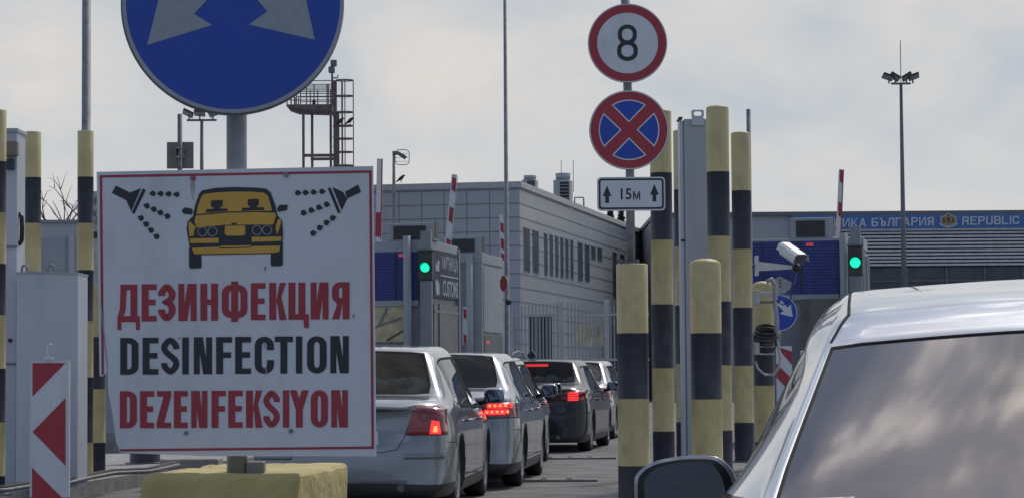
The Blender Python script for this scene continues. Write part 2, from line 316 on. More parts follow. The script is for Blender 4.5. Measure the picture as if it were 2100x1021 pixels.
# ------------------------------------------------------------------ lettering, bold condensed, drawn stroke by stroke in pixel boxes
class Glyphs:
    def __init__(s, mb, fr, m_, base=.0012, V=14.2, H=11.5):
        s.mb, s.fr, s.m, s.base, s.V, s.H = mb, fr, m_, base, V, H; s.k = 0; s.st = .00003
    def off(s): s.k += 1; return s.base + (s.k % 9) * s.st
    def conv(s, pts): return [uvp(x, y, s.fr) for x, y in pts]
    def poly(s, pts): s.mb.prism(s.conv(pts), None, s.off(), s.m, s.fr)
    def rect(s, a, b, c, d): s.poly([(a, b), (c, b), (c, d), (a, d)])
    def ring(s, x0, y0, x1, y1, rx, ry, corners=(1, 1, 1, 1), skip=()):
        A = rrect(x0, y0, x1, y1, rx, ry, 6, corners); V, H = s.V, s.H
        B_ = rrect(x0 + V, y0 + H, x1 - V, y1 - H, max(.5, (x1 - x0 - 2 * V) / 2 * (rx / ((x1 - x0) / 2))), max(1, ry - H * .8), 6, corners)
        ringf(s.mb, s.conv(A), s.conv(B_), s.off(), s.m, s.fr, skip)
    def ribbon(s, pts, x0, y0, x1, y1):
        V, H = s.V, s.H
        Q = [(x0 + V / 2 + a * (x1 - x0 - V), y1 - H / 2 - b * (y1 - y0 - H)) for a, b in pts]
        path = []
        for i in range(len(Q) - 1):
            p0 = Q[max(i - 1, 0)]; p1 = Q[i]; p2 = Q[i + 1]; p3 = Q[min(i + 2, len(Q) - 1)]
            for j in range(6):
                t = j / 6
                path.append(tuple(.5 * (2 * p1[k] + (-p0[k] + p2[k]) * t + (2 * p0[k] - 5 * p1[k] + 4 * p2[k] - p3[k]) * t * t + (-p0[k] + 3 * p1[k] - 3 * p2[k] + p3[k]) * t ** 3) for k in (0, 1)))
        path.append(Q[-1]); Lp = []; Rp = []
        for i, p in enumerate(path):
            a = path[max(i - 1, 0)]; b = path[min(i + 1, len(path) - 1)]; dx, dy = b[0] - a[0], b[1] - a[1]; l = math.hypot(dx, dy) or 1
            nx, ny = -dy / l, dx / l
            if i in (0, len(path) - 1): nx, ny = (1 if nx > 0 else -1), 0
            Lp.append((p[0] + nx * V / 2, p[1] + ny * H / 2)); Rp.append((p[0] - nx * V / 2, p[1] - ny * H / 2))
        A = s.conv(Lp); B_ = s.conv(Rp); o_, r_, u_, n_ = s.fr; off = s.off(); k = s.mb.mi(s.m)
        a = [s.mb.bm.verts.new(o_ + r_ * p[0] + u_ * p[1] + n_ * off) for p in A]; b = [s.mb.bm.verts.new(o_ + r_ * p[0] + u_ * p[1] + n_ * off) for p in B_]
        for i in range(len(a) - 1):
            f = s.mb.bm.faces.new((a[i], a[i + 1], b[i + 1], b[i])); f.material_index = k
    def g(s, ch, x0, x1, y0, y1):
        V, H = s.V, s.H; r = s.rect; ym = (y0 + y1) / 2; h = y1 - y0; w_ = x1 - x0
        if ch in 'EЕF':
            r(x0, y0, x0 + V, y1); r(x0 + V, y0, x1, y0 + H)
            r(x0 + V, ym - H / 2 - 1, x1 - 2, ym + H / 2 - 1)
            if ch != 'F': r(x0 + V, y1 - H, x1, y1)
        elif ch == 'I': r(x0, y0, x1, y1)
        elif ch in 'NИ':
            v = min(V * .86, w_ * .34); r(x0, y0, x0 + v, y1); r(x1 - v, y0, x1, y1); k = v * .9
            if ch == 'N': s.poly([(x0 + v * .6, y0), (x0 + v * .6 + k, y0), (x1 - v * .6, y1), (x1 - v * .6 - k, y1)])
            else: s.poly([(x1 - v * .6, y0), (x1 - v * .6 - k, y0), (x0 + v * .6, y1), (x0 + v * .6 + k, y1)])
        elif ch == 'Н': r(x0, y0, x0 + V, y1); r(x1 - V, y0, x1, y1); r(x0 + V, ym - H / 2, x1 - V, ym + H / 2)
        elif ch == 'T': r(x0, y0, x1, y0 + H); r((x0 + x1 - V) / 2, y0 + H, (x0 + x1 + V) / 2, y1)
        elif ch in 'KК':
            r(x0, y0, x0 + V, y1)
            e = h / 76; s.poly([(x1 - V * 1.0, y0), (x1 - e, y0), (x0 + V + 4 * e, ym + 9 * e), (x0 + V, ym + 2 * e)])
            s.poly([(x0 + V + 2 * e, ym - 3 * e), (x0 + V + 10 * e, ym - 12 * e), (x1, y1), (x1 - V * 1.05, y1)])
        elif ch == 'Z':
            r(x0 + 1, y0, x1, y0 + H); r(x0, y1 - H, x1, y1)
            s.poly([(x1 - V * 1.1, y0 + H), (x1, y0 + H), (x0 + V * 1.1, y1 - H), (x0, y1 - H)])
        elif ch == 'Y':
            xm = (x0 + x1) / 2; r(xm - V / 2, ym + 2, xm + V / 2, y1)
            s.poly([(x0, y0), (x0 + V, y0), (xm + V / 2, ym + 2), (xm - V / 2, ym + 2)]); s.poly([(x1, y0), (x1 - V, y0), (xm - V / 2, ym + 2), (xm + V / 2, ym + 2)])
        elif ch == 'D': s.ring(x0, y0, x1, y1, w_ * .55, h * .22, (0, 1, 1, 0))
        elif ch == 'O': s.ring(x0, y0, x1, y1, w_ / 2, h * .24)
        elif ch == 'C': s.ring(x0, y0, x1, y1, w_ / 2, h * .24, skip=(13,)); r(x1 - V, y0 + h * .235, x1, y0 + h * .36); r(x1 - V, y1 - h * .37, x1, y1 - h * .235)
        elif ch == 'S':
            s.V = V * .88; s.ribbon([(1, .73), (1, .83), (.5, 1), (0, .82), (.06, .66), (.5, .51), (.94, .36), (1, .18), (.5, 0), (0, .17), (0, .27)], x0, y0, x1, y1); s.V = V
        elif ch == 'З': s.ribbon([(0, .72), (0, .82), (.5, 1), (1, .82), (.98, .66), (.62, .54), (.3, .53)], x0, y0, x1, y1); s.ribbon([(.3, .52), (.62, .51), (1, .38), (1, .18), (.5, 0), (0, .18), (0, .28)], x0, y0, x1, y1)
        elif ch == 'Ф':
            xm = (x0 + x1) / 2; r(xm - V / 2, y0 - 4, xm + V / 2, y1 + 3); s.ring(x0, y0 + 3, x1, y1 - 5, w_ * .36, h * .24)
        elif ch == 'Д':
            s.poly([(x0 + 6, y0), (x1 - 5, y0), (x1 - 5, y0 + H), (x0 + 6, y0 + H)]); r(x1 - 5 - V, y0 + H, x1 - 5, y1 - H)
            s.poly([(x0 + 6, y0 + H), (x0 + 6 + V * .9, y0 + H), (x0 + 4 + V * .9, y1 - 24), (x0 + 1 + V * .8, y1 - H), (x0 + 1, y1 - H), (x0 + 5, y1 - 26)])
            r(x0, y1 - H, x1, y1 + 1); r(x0, y1 + 1, x0 + 8, y1 + 17); r(x1 - 8, y1 + 1, x1, y1 + 17)
        elif ch == 'Ц':
            r(x0, y0, x0 + V, y1); r(x1 - 7 - V, y0, x1 - 7, y1); r(x0 + V, y1 - H, x1 - 7 - V, y1); s.poly([(x1 - 7, y1 - H), (x1, y1 - H), (x1, y1 + 17), (x1 - 9, y1 + 17), (x1 - 11, y1), (x1 - 7, y1)])
        elif ch in 'АA': s.poly([(x0, y1), (x0 + V, y1), ((x0 + x1 + V) / 2, y0), ((x0 + x1 - V) / 2, y0)]); s.poly([(x1, y1), (x1 - V, y1), ((x0 + x1 - V) / 2, y0), ((x0 + x1 + V) / 2, y0)]); r(x0 + w_ * .2, ym + h * .12, x1 - w_ * .2, ym + h * .12 + H)
        elif ch == 'Б': r(x0, y0, x0 + V, y1); r(x0 + V, y0, x1 - 1, y0 + H); s.ring(x0 + .1, ym - H * .6, x1, y1, w_ * .4, h * .2, (0, 1, 1, 0))
        elif ch == 'Ъ': r(x0, y0, x0 + w_ * .35, y0 + H); r(x0 + w_ * .25, y0 + H, x0 + w_ * .25 + V, y1); s.ring(x0 + w_ * .25, ym - H * .6, x1, y1, w_ * .3, h * .2, (0, 1, 1, 0))
        elif ch == 'Л': r(x1 - V, y0, x1, y1); r(x0 + w_ * .25, y0, x1 - V, y0 + H); s.poly([(x0 + w_ * .25, y0 + H), (x0 + w_ * .25 + V, y0 + H), (x0 + V, y1), (x0, y1)])
        elif ch == 'Г': r(x0, y0, x0 + V, y1); r(x0 + V, y0, x1, y0 + H)
        elif ch == 'П': r(x0, y0, x0 + V, y1); r(x1 - V, y0, x1, y1); r(x0 + V, y0, x1 - V, y0 + H)
        elif ch == 'У': s.poly([(x0, y0), (x0 + V, y0), (x0 + w_ / 2 + V / 2, ym + h * .1), (x0 + w_ / 2 - V / 3, ym + h * .2)]); s.poly([(x1 - V, y0), (x1, y0), (x0 + V * 1.5, y1), (x0 + V * .4, y1)])
        elif ch in 'РPR':
            r(x0, y0, x0 + V, y1); s.ring(x0 + .1, y0, x1, ym + h * .1, w_ * .4, h * .2, (0, 1, 1, 0))
            if ch == 'R': s.poly([(x1 - V * 1.5, ym + h * .08), (x1 - V * .4, ym + h * .05), (x1, y1), (x1 - V, y1)])
        elif ch == 'U': r(x0, y0, x0 + V, y1 - h * .15); r(x1 - V, y0, x1, y1 - h * .15); s.poly([(x0, y1 - h * .15), (x0 + V, y1 - h * .15), (x0 + w_ * .35, y1 - H), (x1 - w_ * .35, y1 - H), (x1 - V, y1 - h * .15), (x1, y1 - h * .15), (x1 - w_ * .25, y1), (x0 + w_ * .25, y1)])
        elif ch == 'B': s.ring(x0, y0, x1 - .5, ym + H / 2, w_ * .35, h * .18, (0, 1, 1, 0)); s.ring(x0, ym - H / 2, x1, y1, w_ * .35, h * .18, (0, 1, 1, 0))
        elif ch == 'L': r(x0, y0, x0 + V, y1); r(x0 + V, y1 - H, x1, y1)
        elif ch == 'G': s.g('C', x0, x1, y0, y1); r(x1 - w_ * .45, ym + 1, x1, ym + 1 + H)
        elif ch == 'Я':
            r(x1 - V, y0, x1, y1); e = h / 76; s.ring(x0, y0, x1 - e, ym + 6 * e, w_ * .5, h * .2, (1, 0, 0, 1))
            s.poly([(x0 + 10 * e, ym), (x1 - V, ym + 4 * e), (x0 + V + e, y1), (x0, y1), (x0 + 9 * e, ym + 12 * e)])
def line(G, s, xs, oy, ox=180, k=2.618, yo=560):
    # xs: list of (x0,x1) in enlarged-crop units, oy: (top-left y, bottom-left y, top-right y, bottom-right y)
    for ch, (a, b) in zip(s, xs):
        t = ((a + b) / 2 - 165) / 1240; y0 = oy[0] + (oy[2] - oy[0]) * t; y1 = oy[1] + (oy[3] - oy[1]) * t
        G.g(ch, ox + a / k, ox + b / k, yo + y0 / k, yo + y1 / k)
#PART2
# ================================================================== SETTING
def ground():
    mb = MB(); mb.face([(-900, -60, 0), (900, -60, 0), (900, 1500, 0), (-900, 1500, 0)], M['asphalt'])
    tag(mb.build('road'), kind='structure')
    # raised islands, kerb running with the lane
    def island(name, pts, h=.15):
        mb = MB(); fr = (Vector((0, 0, 0)), Vector((1, 0, 0)), Vector((0, 1, 0)), Vector((0, 0, 1)))
        mb.prism(pts, -.05, h, M['concrete'], fr); tag(mb.build(name), kind='structure')
    d = Vector((math.sin(.119), math.cos(.119)))
    e = Vector((-4.6, 21.9)); a = e - d * 9; b = e + d * 12
    island('kerb_island', [(a.x, a.y), (b.x, b.y), (b.x - 2.6, b.y), (a.x - 3.2, a.y)])
    e = Vector((1.03, 17.0)); a = e - d * 12; b = e + d * 30
    island('kerb_island', [(a.x, a.y), (a.x + 1.9, a.y), (b.x + 2.3, b.y), (b.x + .7, b.y)])
    mb = MB(); mb.face([(-40, 55, .004), (-4.5, 55, .004), (-1.5, 31, .004), (-14, 27, .004), (-40, 27, .004)], M['lightasphalt']); tag(mb.build('pavement'), kind='structure')
ground()
LANE = .115      # heading of the lanes, radians to the right
AX = .2          # heading of the buildings and booths

def strip(px0, px1, py, w, label):
    y0 = CAMH * F / (py - 775); a = X(px0, y0); b = X(px1, y0)
    o = empty('drain_strip', ((a + b) / 2, y0, 0), label, 'road strip', 'metal strips across the lane', -LANE * .4)
    L2 = (b - a) / 2
    MB().box((-L2, -w / 2, .0), (L2, w / 2, .03), M['concrete'], .01).build('strip_bed', o)
    mb = MB()
    n = int(L2 * 2 / .28)
    for i in range(n): mb.box((-L2 + (i + .5) * .28 - .03, -w / 4, .03), (-L2 + (i + .5) * .28 + .03, w / 4, .037), M['slatdark'])
    mb.build('drain_hole', o)
strip(985, 1262, 941, .22, 'low holed drain strip across the asphalt behind the black sedan')
strip(985, 1224, 986, .22, 'low holed drain strip across the asphalt beside the dark-windowed sedan')

# ------------------------------------------------------------------ main grey panelled building
def clad_building():
    o = empty('office_building', P(1068, 775, 100) * 1.0, 'large grey panelled two-storey building with a row of narrow dark windows', 'building')
    o.location.z = 0; o.rotation_euler = (0, 0, -AX); zt = 1.15 + 403 / 50.; g = M['cladding']; s_ = 50.
    MB().box((-19, 0, 0), (0, .3, zt - .25), g).build('front_wall', o)
    MB().box((-.3, 0.3, 0), (0, 47, zt - .25), M['cladlit']).build('side_wall', o)
    MB().box((-19, .3, 0), (-18.7, 47, zt - .25), g).build('back_wall', o)
    MB().box((-18.7, .3, zt - .6), (-.3, 47, zt - .45), M['galvd']).build('roof', o)
    mb = MB(); mb.box((-19.1, -.1, zt - .25), (.1, .35, zt), M['coping']).box((-.35, .35, zt - .25), (.1, 47, zt), M['coping']); mb.build('coping', o)
    mb = MB(); zs = [zt - .32 - .575 * i for i in range(0, 15)]
    for z in zs: mb.box((-19, -.012, z - .02), (0, 0.005, z + .02), M['joint']); mb.box((-.005, 0, z - .02), (.012, 47, z + .02), M['joint'])
    for i in range(1, 20): mb.box((-.3 - .96 * i - .018, -.01, 0), (-.3 - .96 * i + .018, .006, zt - .3), M['joint'])
    mb.build('panel_joint', o)
    # side windows (tall and narrow); position along the side from the photo
    def side_t(px): # px -> distance along side wall
        x0 = P(1068, 775, 100).x; k = (px - 1050) / F
        return (k * 100 - x0) / (math.sin(AX) - k * math.cos(AX))
    def zat(py, t): return 1.15 + (775 - py) * (100 + t * math.cos(AX)) / F
    q = lambda zx: 1040 + zx / 3.404
    r = lambda zy: 340 + zy / 3.404
    WN = [(117, 155, 442, 733), (180, 217, 460, 743), (260, 278, 482, 757), (299, 317, 490, 763), (337, 354, 500, 770), (373, 390, 510, 776), (408, 425, 520, 782), (443, 459, 528, 787), (494, 524, 545, 800), (543, 572, 560, 806), (588, 614, 572, 654), (632, 659, 582, 664), (738, 762, 612, 915), (790, 817, 626, 690)]
    T0 = zt - 1.95
    for a, b, c, d in WN:
        t0, t1 = side_t(q(a)), side_t(q(b)); tm = (t0 + t1) / 2
        z1 = zat(r(c), tm); z0 = zat(r(d), tm)
        fr = MB().box((-.02, t0 - .06, z0 - .06), (.02, t1 + .06, z1 + .06), M['joint']).build('window', o)
        MB().box((.02, t0, z0), (.026, t1, z1), M['winglass']).build('pane', fr)
        MB().box((.02, t0 - .06, z1 + .0), (.07, t1 + .06, z1 + .06), M['coping']).build('lintel', fr)
    MB().box((.012, .0, zt - 7.2), (.8, .12, zt - 7.08), M['white'], .02).build('wall_lamp', o)
    return o
clad_building()
def chiller(px, py0, py1, D, w_, label, big):
    z0 = Z(py1, D); z1 = Z(py0, D)
    o = empty('rooftop_chiller', (X(px, D), D, z0 - .5), label, 'rooftop unit', 'cooling units on the grey building roof', -AX)
    h = z1 - z0 + .5
    MB().box((-w_ / 2, -w_ / 2, 0), (w_ / 2, w_ / 2, h * .82), M['coping'], .05).build('casing', o)
    MB().lathe([(w_ * .42, h * .82), (w_ * .46, h), (w_ * .38, h), (w_ * .3, h * .85)], M['coping'], 20).build('fan_cowl', o)
    mb = MB(); mb.box((-w_ * .1, -w_ / 2 - .02, h * .1), (w_ * .44, -w_ / 2 + .02, h * .76), M['slatdark'])
    for i in range(7): mb.box((-w_ * .1, -w_ / 2 - .04, h * (.14 + i * .09)), (w_ * .44, -w_ / 2 - .021, h * (.155 + i * .09)), M['coping'])
    mb.build('louvre', o)
    if big:
        MB().box((-w_ * 1.15, -w_ * .3, 0), (-w_ * .5, w_ * .3, h * .38), M['coping'], .03).build('side_box', o)
        for s in (-.1, .62): MB().tube([(w_ * s, 0, h * .5), (w_ * s, 0, h * 1.35)], .015, M['galvd'], 6).build('lightning_rod', o)
chiller(1090, 361, 385, 106, .62, 'small round-topped cooling unit near the roof corner of the grey building', False)
chiller(1158, 357, 412, 112, .78, 'tall louvred cooling unit with lightning rods on the grey building roof', True)
def hatch():
    D = 118; o = empty('roof_handrail', (X(1191, D), D, Z(424, D)), 'small bent handrail hoop on the roof edge of the grey building', 'handrail')
    MB().tube([(-.22, 0, 0), (-.22, 0, .42), (.18, 0, .42), (.22, 0, .36), (.22, 0, -.05)], .035, M['galvd'], 8).build('hoop', o)
hatch()
def far_tree(px, D, zt_, w_, label):
    o = empty('conifer_tree', (X(px, D), D, 0), label, 'tree', 'dark trees beyond the grey building')
    MB().tube([(0, 0, 0), (0, 0, zt_ - .5)], [.2, .05], M['bark'], 6).build('trunk', o)
    mb = MB()
    for i in range(1500):
        h = random.random() ** .8; z = zt_ * (.45 + .55 * h); rr = w_ * (1 - h) ** .7 * random.random() ** .5 + .05; a = random.random() * 6.28
        p = Vector((rr * math.cos(a), rr * math.sin(a), z)); q = [Vector((random.uniform(-.18, .18), random.uniform(-.18, .18), random.uniform(-.16, .16))) for _ in range(3)]
        mb.face([p + v for v in q], M['foliage'])
    mb.build('crown', o, recalc=False)
far_tree(1254, 175, Z(434, 175), 1.2, 'dark pointed tree top just over the grey building roof under the 15 m plate')
far_tree(1277, 178, Z(430, 178), 1.0, 'dark tree top over the roof edge right beside the sign pole')

# ------------------------------------------------------------------ far terminal with the blue fascia
def terminal():
    D = 120; s_ = F / D; x0 = X(1347, D); x1 = X(2330, D); zt = 1.15 + 336 / s_
    o = empty('terminal_building', (0, D, 0), 'long terminal building with blue REPUBLIC fascia over horizontal metal slats', 'building')
    sx_ = lambda px: (px - 1050) / s_; sz_ = lambda py, px=1900: 1.15 + (775 - py - .0072 * (px - 1050)) / s_
    MB().box((x0, 0, 0), (x1, 14, zt - .2), M['cladding']).build('wall', o)
    MB().box((x0 - .1, -.25, zt - .2), (x1, 14.1, zt), M['galvd']).build('roof_edge', o)
    MB().box((sx_(1623), -.35, sz_(470)), (x1, -.002, zt - .2), M['bandblue']).build('fascia', o)
    MB().box((sx_(1623), -.42, sz_(474)), (x1, -.002, sz_(470)), M['coping']).build('fascia_trim', o)
    mb = MB(); z = sz_(476); zb = sz_(548); n = 10
    mb.box((sx_(1623), -.1, zb), (x1, -.002, z), M['slatdark'])
    for i in range(n):
        a = z - (z - zb) * i / n
        mb.box((sx_(1623), -.3, a - (z - zb) / n * .62), (x1, -.1, a), M['slat'], .02)
    mb.build('slat_screen', o)
    mb = MB(); mb.box((sx_(1623), -.12, 3.2), (x1, -.003, zb - .02), M['winglass'])
    mb.build('window_band', o)
    mb = MB()
    for px in (1700, 1770, 1860, 1940, 2018, 2096): mb.box((sx_(px) - .04, -.2, 3.2), (sx_(px) + .04, -.121, zb - .02), M['galvd'])
    mb.box((sx_(1623), -.22, 5.75), (x1, -.121, 5.82), M['galvd']); mb.build('mullion', o)
    MB().box((sx_(1623), -1.6, 5.0), (x1, -.23, 5.35), M['coping']).build('canopy', o)
    fr = frame((0, -.35, 0)); mb = MB()
    bx = lambda a, b, c, d: (sx_(a), sz_(d, (a + b) / 2), sx_(b), sz_(c, (a + b) / 2))
    G = Glyphs(mb, fr, M['fasciawhite'], .03, 3.7, 3.1); G.st = .0018; wfr = frame((0, D - .35, 0)); G.conv = lambda pts: [uvp(x, y, wfr) for x, y in pts]
    def word(t, a, b, ht=17.5):
        ws = [{'I': .35, ' ': .6, 'И': 1.05, 'Л': 1.05}.get(c, 1.) for c in t]; k = (b - a + 2.2) / sum(ws); x = a
        for c, w_ in zip(t, ws):
            if c != ' ': yt = 446.5 - .0155 * (x - 1850); G.g(c, x, x + w_ * k - 2.2, yt, yt + ht)
            x += w_ * k
    word('РЕПУБЛИКА', 1627, 1776); word('БЪЛГАРИЯ', 1787, 1915); word('REPUBLIC', 1973, 2090); word('OF BULGARIA', 2104, 2268)
    mb.build('lettering', o)
    # crest: pale outline, gold field with two upright beasts, a shield and a ribbon
    def cz(zx, zy): return (sx_(1880 + zx / 9.545), 1.15 + (775 - (420 + zy / 9.545) - .0072 * 900) / s_)
    mb = MB(); outl = [(610, 165), (660, 205), (720, 225), (780, 250), (770, 300), (780, 340), (765, 365), (795, 370), (790, 400), (740, 430), (660, 450), (610, 470), (550, 450), (470, 425), (430, 390), (432, 365), (468, 362), (450, 320), (455, 290), (445, 250), (510, 228), (560, 200)]
    mb.prism([cz(*p) for p in outl], 0, .06, M['letters'], fr)
    inn = [(610, 185), (650, 220), (700, 240), (760, 262), (748, 310), (752, 350), (740, 385), (680, 405), (610, 420), (540, 405), (485, 385), (480, 350), (482, 300), (468, 262), (520, 242), (575, 218)]
    mb.prism([cz(*p) for p in inn], None, .075, M['gold'], fr)
    dk = mat('crest_dark', (.14, .08, .05), .5)
    mb.prism([cz(*p) for p in [(575, 262), (645, 262), (645, 330), (610, 362), (575, 330)]], None, .085, dk, fr)
    mb.prism([cz(*p) for p in [(500, 275), (515, 262), (535, 280), (540, 330), (560, 350), (545, 375), (520, 345), (505, 370), (495, 330)]], None, .085, dk, fr)
    mb.prism([cz(*p) for p in [(720, 275), (705, 262), (685, 280), (680, 330), (660, 350), (675, 375), (700, 345), (715, 370), (725, 330)]], None, .085, dk, fr)
    mb.prism([cz(*p) for p in [(590, 205), (610, 190), (632, 205), (628, 245), (592, 245)]], None, .085, dk, fr)
    mb.build('crest', o)
terminal()

def low_wall():
    D = 62; s_ = F / D; o = empty('annex_building', (0, D, 0), 'low plain grey building behind the white cabinets at far left', 'building')
    sx_ = lambda px: (px - 1050) / s_; sz_ = lambda py: 1.15 + (775 - py + 6.5) / s_
    MB().box((sx_(-250), 0, 0), (sx_(245), 6, sz_(457)), M['cladding']).build('wall', o)
    MB().box((sx_(-252), -.08, sz_(457)), (sx_(247), 6.1, sz_(451)), M['boothgrey']).build('roof_edge', o)
    mb = MB(); mb.box((sx_(30), -.06, sz_(600)), (sx_(134), 0, sz_(487)), M['boothlight']); mb.box((sx_(141), -.06, sz_(600)), (sx_(152), 0, sz_(480)), M['coping']); mb.build('facade_panel', o)
    MB().box((sx_(187), -.05, sz_(600)), (sx_(243), 0, sz_(484)), M['coping']).build('shutter', o)
    MB().box((sx_(189), -.07, sz_(489)), (sx_(243), -.051, sz_(476)), M['display']).build('vent_grille', o)
    D = 40; s_ = F / D; o = empty('boundary_wall', (0, D, 0), 'grey rendered wall seen low between the striped posts and the torn sign', 'wall')
    MB().box((sx_(-350), 0, 0), (sx_(440), .3, 1.15 + (775 - 640) / s_), M['boothlight'], .02).build('wall_panel', o)
    MB().box((sx_(-350), -.05, 0), (sx_(440), -.001, .3), M['concrete']).build('plinth', o)
    # the concrete blocks on the far side of the lane
    for a, b, t, D in ((326, 446, 935, 27.8), ):
        s_ = F / D; z = 1.15 - (t - 775) / s_
        o = empty('concrete_block', ((a - 1050) / s_, D, 0), 'low grey concrete block glimpsed under the disinfection sign', 'concrete block')
        MB().box((0, 0, 0), ((b - a) / s_, .5, z), M['concrete'], .02).build('block', o)
low_wall()

# ------------------------------------------------------------------ bare trees
def bare_tree(px, D, ztop, label, seed, lean):
    rnd = random.Random(seed); o = empty('bare_tree', (X(px, D), D, 0), label, 'tree', 'bare trees at far left')
    mt = MB().tube([(0, 0, 0), (.03, 0, ztop * .4), (-.02, 0, ztop * .62), (lean * .3, 0, ztop * .75)], [.08, .06, .045, .035], M['bark'], 7).build('trunk', o)
    mb = MB()
    def br(p, d, l, r, n):
        pts = [p]; q = p.copy()
        for i in range(5):
            d = (d + Vector((rnd.uniform(-.25, .25), rnd.uniform(-.25, .25), -.32 if i > 2 else .08))).normalized(); q = q + d * l / 5; pts.append(q.copy())
        mb.tube(pts, [r * (1 - i / 6.5) for i in range(6)], M['bark'], 5)
        if n: 
            for k in range(2): br(pts[rnd.randint(1, 4)], (d + Vector((rnd.uniform(-1, 1), rnd.uniform(-.6, .6), rnd.uniform(.1, .9)))).normalized(), l * .55, r * .6, n - 1)
    top = Vector((lean * .3, 0, ztop * .75)); mid = Vector((-.02, 0, ztop * .62))
    for i in range(3): br(top, Vector((rnd.uniform(-.8, .8) + lean, rnd.uniform(-.3, .3), 1)).normalized(), ztop * .30, .035, 2)
    br(mid, Vector((-.7, 0, .8)).normalized(), ztop * .2, .03, 1)
    mb.build('branches', o)
bare_tree(104, 66, Z(385, 66), 'bare leafless tree rising between the two tall striped posts at far left', 3, .15)
bare_tree(148, 68, Z(418, 68), 'smaller bare tree just left of the striped post that a lamp pole rises behind', 12, -.1)
bare_tree(196, 67, Z(400, 67), 'bare tree tips between the striped post and the edge of the disinfection sign', 5, -.1)

# ------------------------------------------------------------------ striped posts
def post(name, px, D, wpx, bands, first, label, dome=0., zb=.15, cat='bollard', group='black and yellow striped posts', last=None):
    """bands: pixel rows from the top down"""
    s_ = F / D; r = wpx / s_ / 2; cx = (px - 1050) / s_
    zs = [Z(b, D, px) for b in bands]; o = empty(name, (cx, D + r, 0), label, cat, group)
    cols = [M['yellow'], M['black']]; k = 0 if first == 'y' else 1
    step = zs[-2] - zs[-1] if len(zs) > 1 else .5
    while zs[-1] > zb + .05: zs.append(max(zb, zs[-1] - step))
    prof = []
    if dome:
        for i in range(4): a = math.pi / 2 * i / 4; prof.append((max(.0001, r * math.sin(a)), zs[0] + dome * math.cos(a), cols[k]))
    else: prof.append((r - .008, zs[0] + .004, cols[k]))
    for i in range(len(zs) - 1):
        m_ = cols[(k + i) % 2]
        if last and i == len(zs) - 2: m_ = last
        prof.append((r, zs[i] - .0015, m_)); prof.append((r, zs[i + 1] + .0015, m_))
        prof.append((r + .0008, zs[i + 1], m_))
    MB().lathe(prof, M['yellow'], 32).build('post', o)
    MB().lathe([(r + .055, zb), (r + .055, zb + .015), (r + .004, zb + .016)], M['galvd'], 24).build('base_plate', o)
    return o
post('striped_post', -10, 21.6, 34, [225, 330, 435, 540, 645, 755], 'y', 'striped post cut by the left edge of the photo, before the handled white cabinet')
post('striped_post', 62, 24.6, 34, [270, 363, 457, 556], 'y', 'tall striped post standing behind the wide white cabinet at left')
pl = post('striped_post', 171, 25.2, 33, [268, 362, 457, 553, 657, 773, 907], 'y', 'tall striped post at left with a grey lamp pole rising behind its top')
post('striped_post', 197, 26.3, 32, [585, 690, 797, 907], 'y', 'shorter striped post half hidden behind the torn edge of the disinfection sign')
post('striped_post', 292, 29.5, 62, [833, 968], 'k', 'thick black-banded post foot visible under the lower left of the disinfection sign')
p8 = post('striped_bollard', 1297.5, 18.9, 65, [541, 682, 817, 955, 1090], 'y', 'thick striped bollard carrying the speed limit sign pole', last=M['greyband'])
post('striped_post', 1359, 24.3, 45, [228, 353, 491, 623, 754, 884], 'y', 'tall striped post partly behind the no-stopping sign', .03)
post('striped_post', 1403, 28.7, 37, [268, 388, 505, 625, 745, 865], 'y', 'striped post mostly hidden behind the tall grey portal column', .02)
post('striped_post', 1477, 23.4, 47, [220, 351, 483, 617, 748, 882], 'y', 'tallest striped post, right beside the grey portal column', .03)
post('striped_post', 1524, 28.5, 40, [273, 390, 510, 630, 749, 866], 'y', 'tall striped post in front of the thin grey pole, left of the security camera', .03)
post('striped_bollard', 1449, 19.0, 64, [540, 682, 818, 952], 'y', 'thick round-topped striped bollard in front of the grey portal column', .045)
post('striped_bollard', 1566, 30.5, 44, [585, 680, 790, 905], 'y', 'short round-topped striped bollard wrapped with cables beside the security camera', .06)

# ------------------------------------------------------------------ poles
def pole(px, D, wpx, top, label, cat='pole', name='lamp_pole', z0=0., taper=.6, extra=None):
    s_ = F / D; r = wpx / s_ / 2; o = empty(name, ((px - 1050) / s_, D, 0), label, cat)
    zt = Z(top, D); MB().lathe([(r * 1.3, z0), (r * 1.3, z0 + .4), (r, z0 + .41), (r * taper, zt)], M['galv'], 16).build('mast', o)
    MB().lathe([(r * 2.6, z0), (r * 2.6, z0 + .03), (r * 1.4, z0 + .031)], M['galvd'], 16).build('base_plate', o)
    return o
pole(175, 25.9, 20, -60, 'grey lamp pole rising above the striped post at left', z0=.15, taper=.9)
pole(1039, 50, 11, -90, 'slim grey flagpole in front of the grey panelled building', 'flagpole', 'flagpole', taper=.55)
pole(1539, 30.2, 9, 228, 'thin grey pole behind the rightmost tall striped post', z0=.15, taper=1)
def square_back():
    D = 36; s_ = F / D; o = empty('square_sign', ((368 - 1050) / s_, D, 0), 'back of a grey square sign clamped to a pole above the disinfection sign', 'sign')
    z = lambda py: 1.15 + (775 - py + 5) / s_
    MB().tube([(0, 0, 0), (0, 0, z(233))], .036, M['galvd'], 14).build('pole', o)
    MB().box((-28 / s_, .05, z(345)), (27 / s_, .075, z(290)), mat('sign_back', (.2, .2, .18), .6, .2), .004).build('plate', o)
    MB().box((-10 / s_, -.045, z(305)), (10 / s_, .05, z(300)), M['galv']).box((-10 / s_, -.045, z(324)), (10 / s_, .05, z(319)), M['galv']).box((-9 / s_, -.05, z(322)), (-7 / s_, .05, z(302)), M['galvd']).box((7 / s_, -.05, z(322)), (9 / s_, .05, z(302)), M['galvd']).build('clamp', o)
square_back()
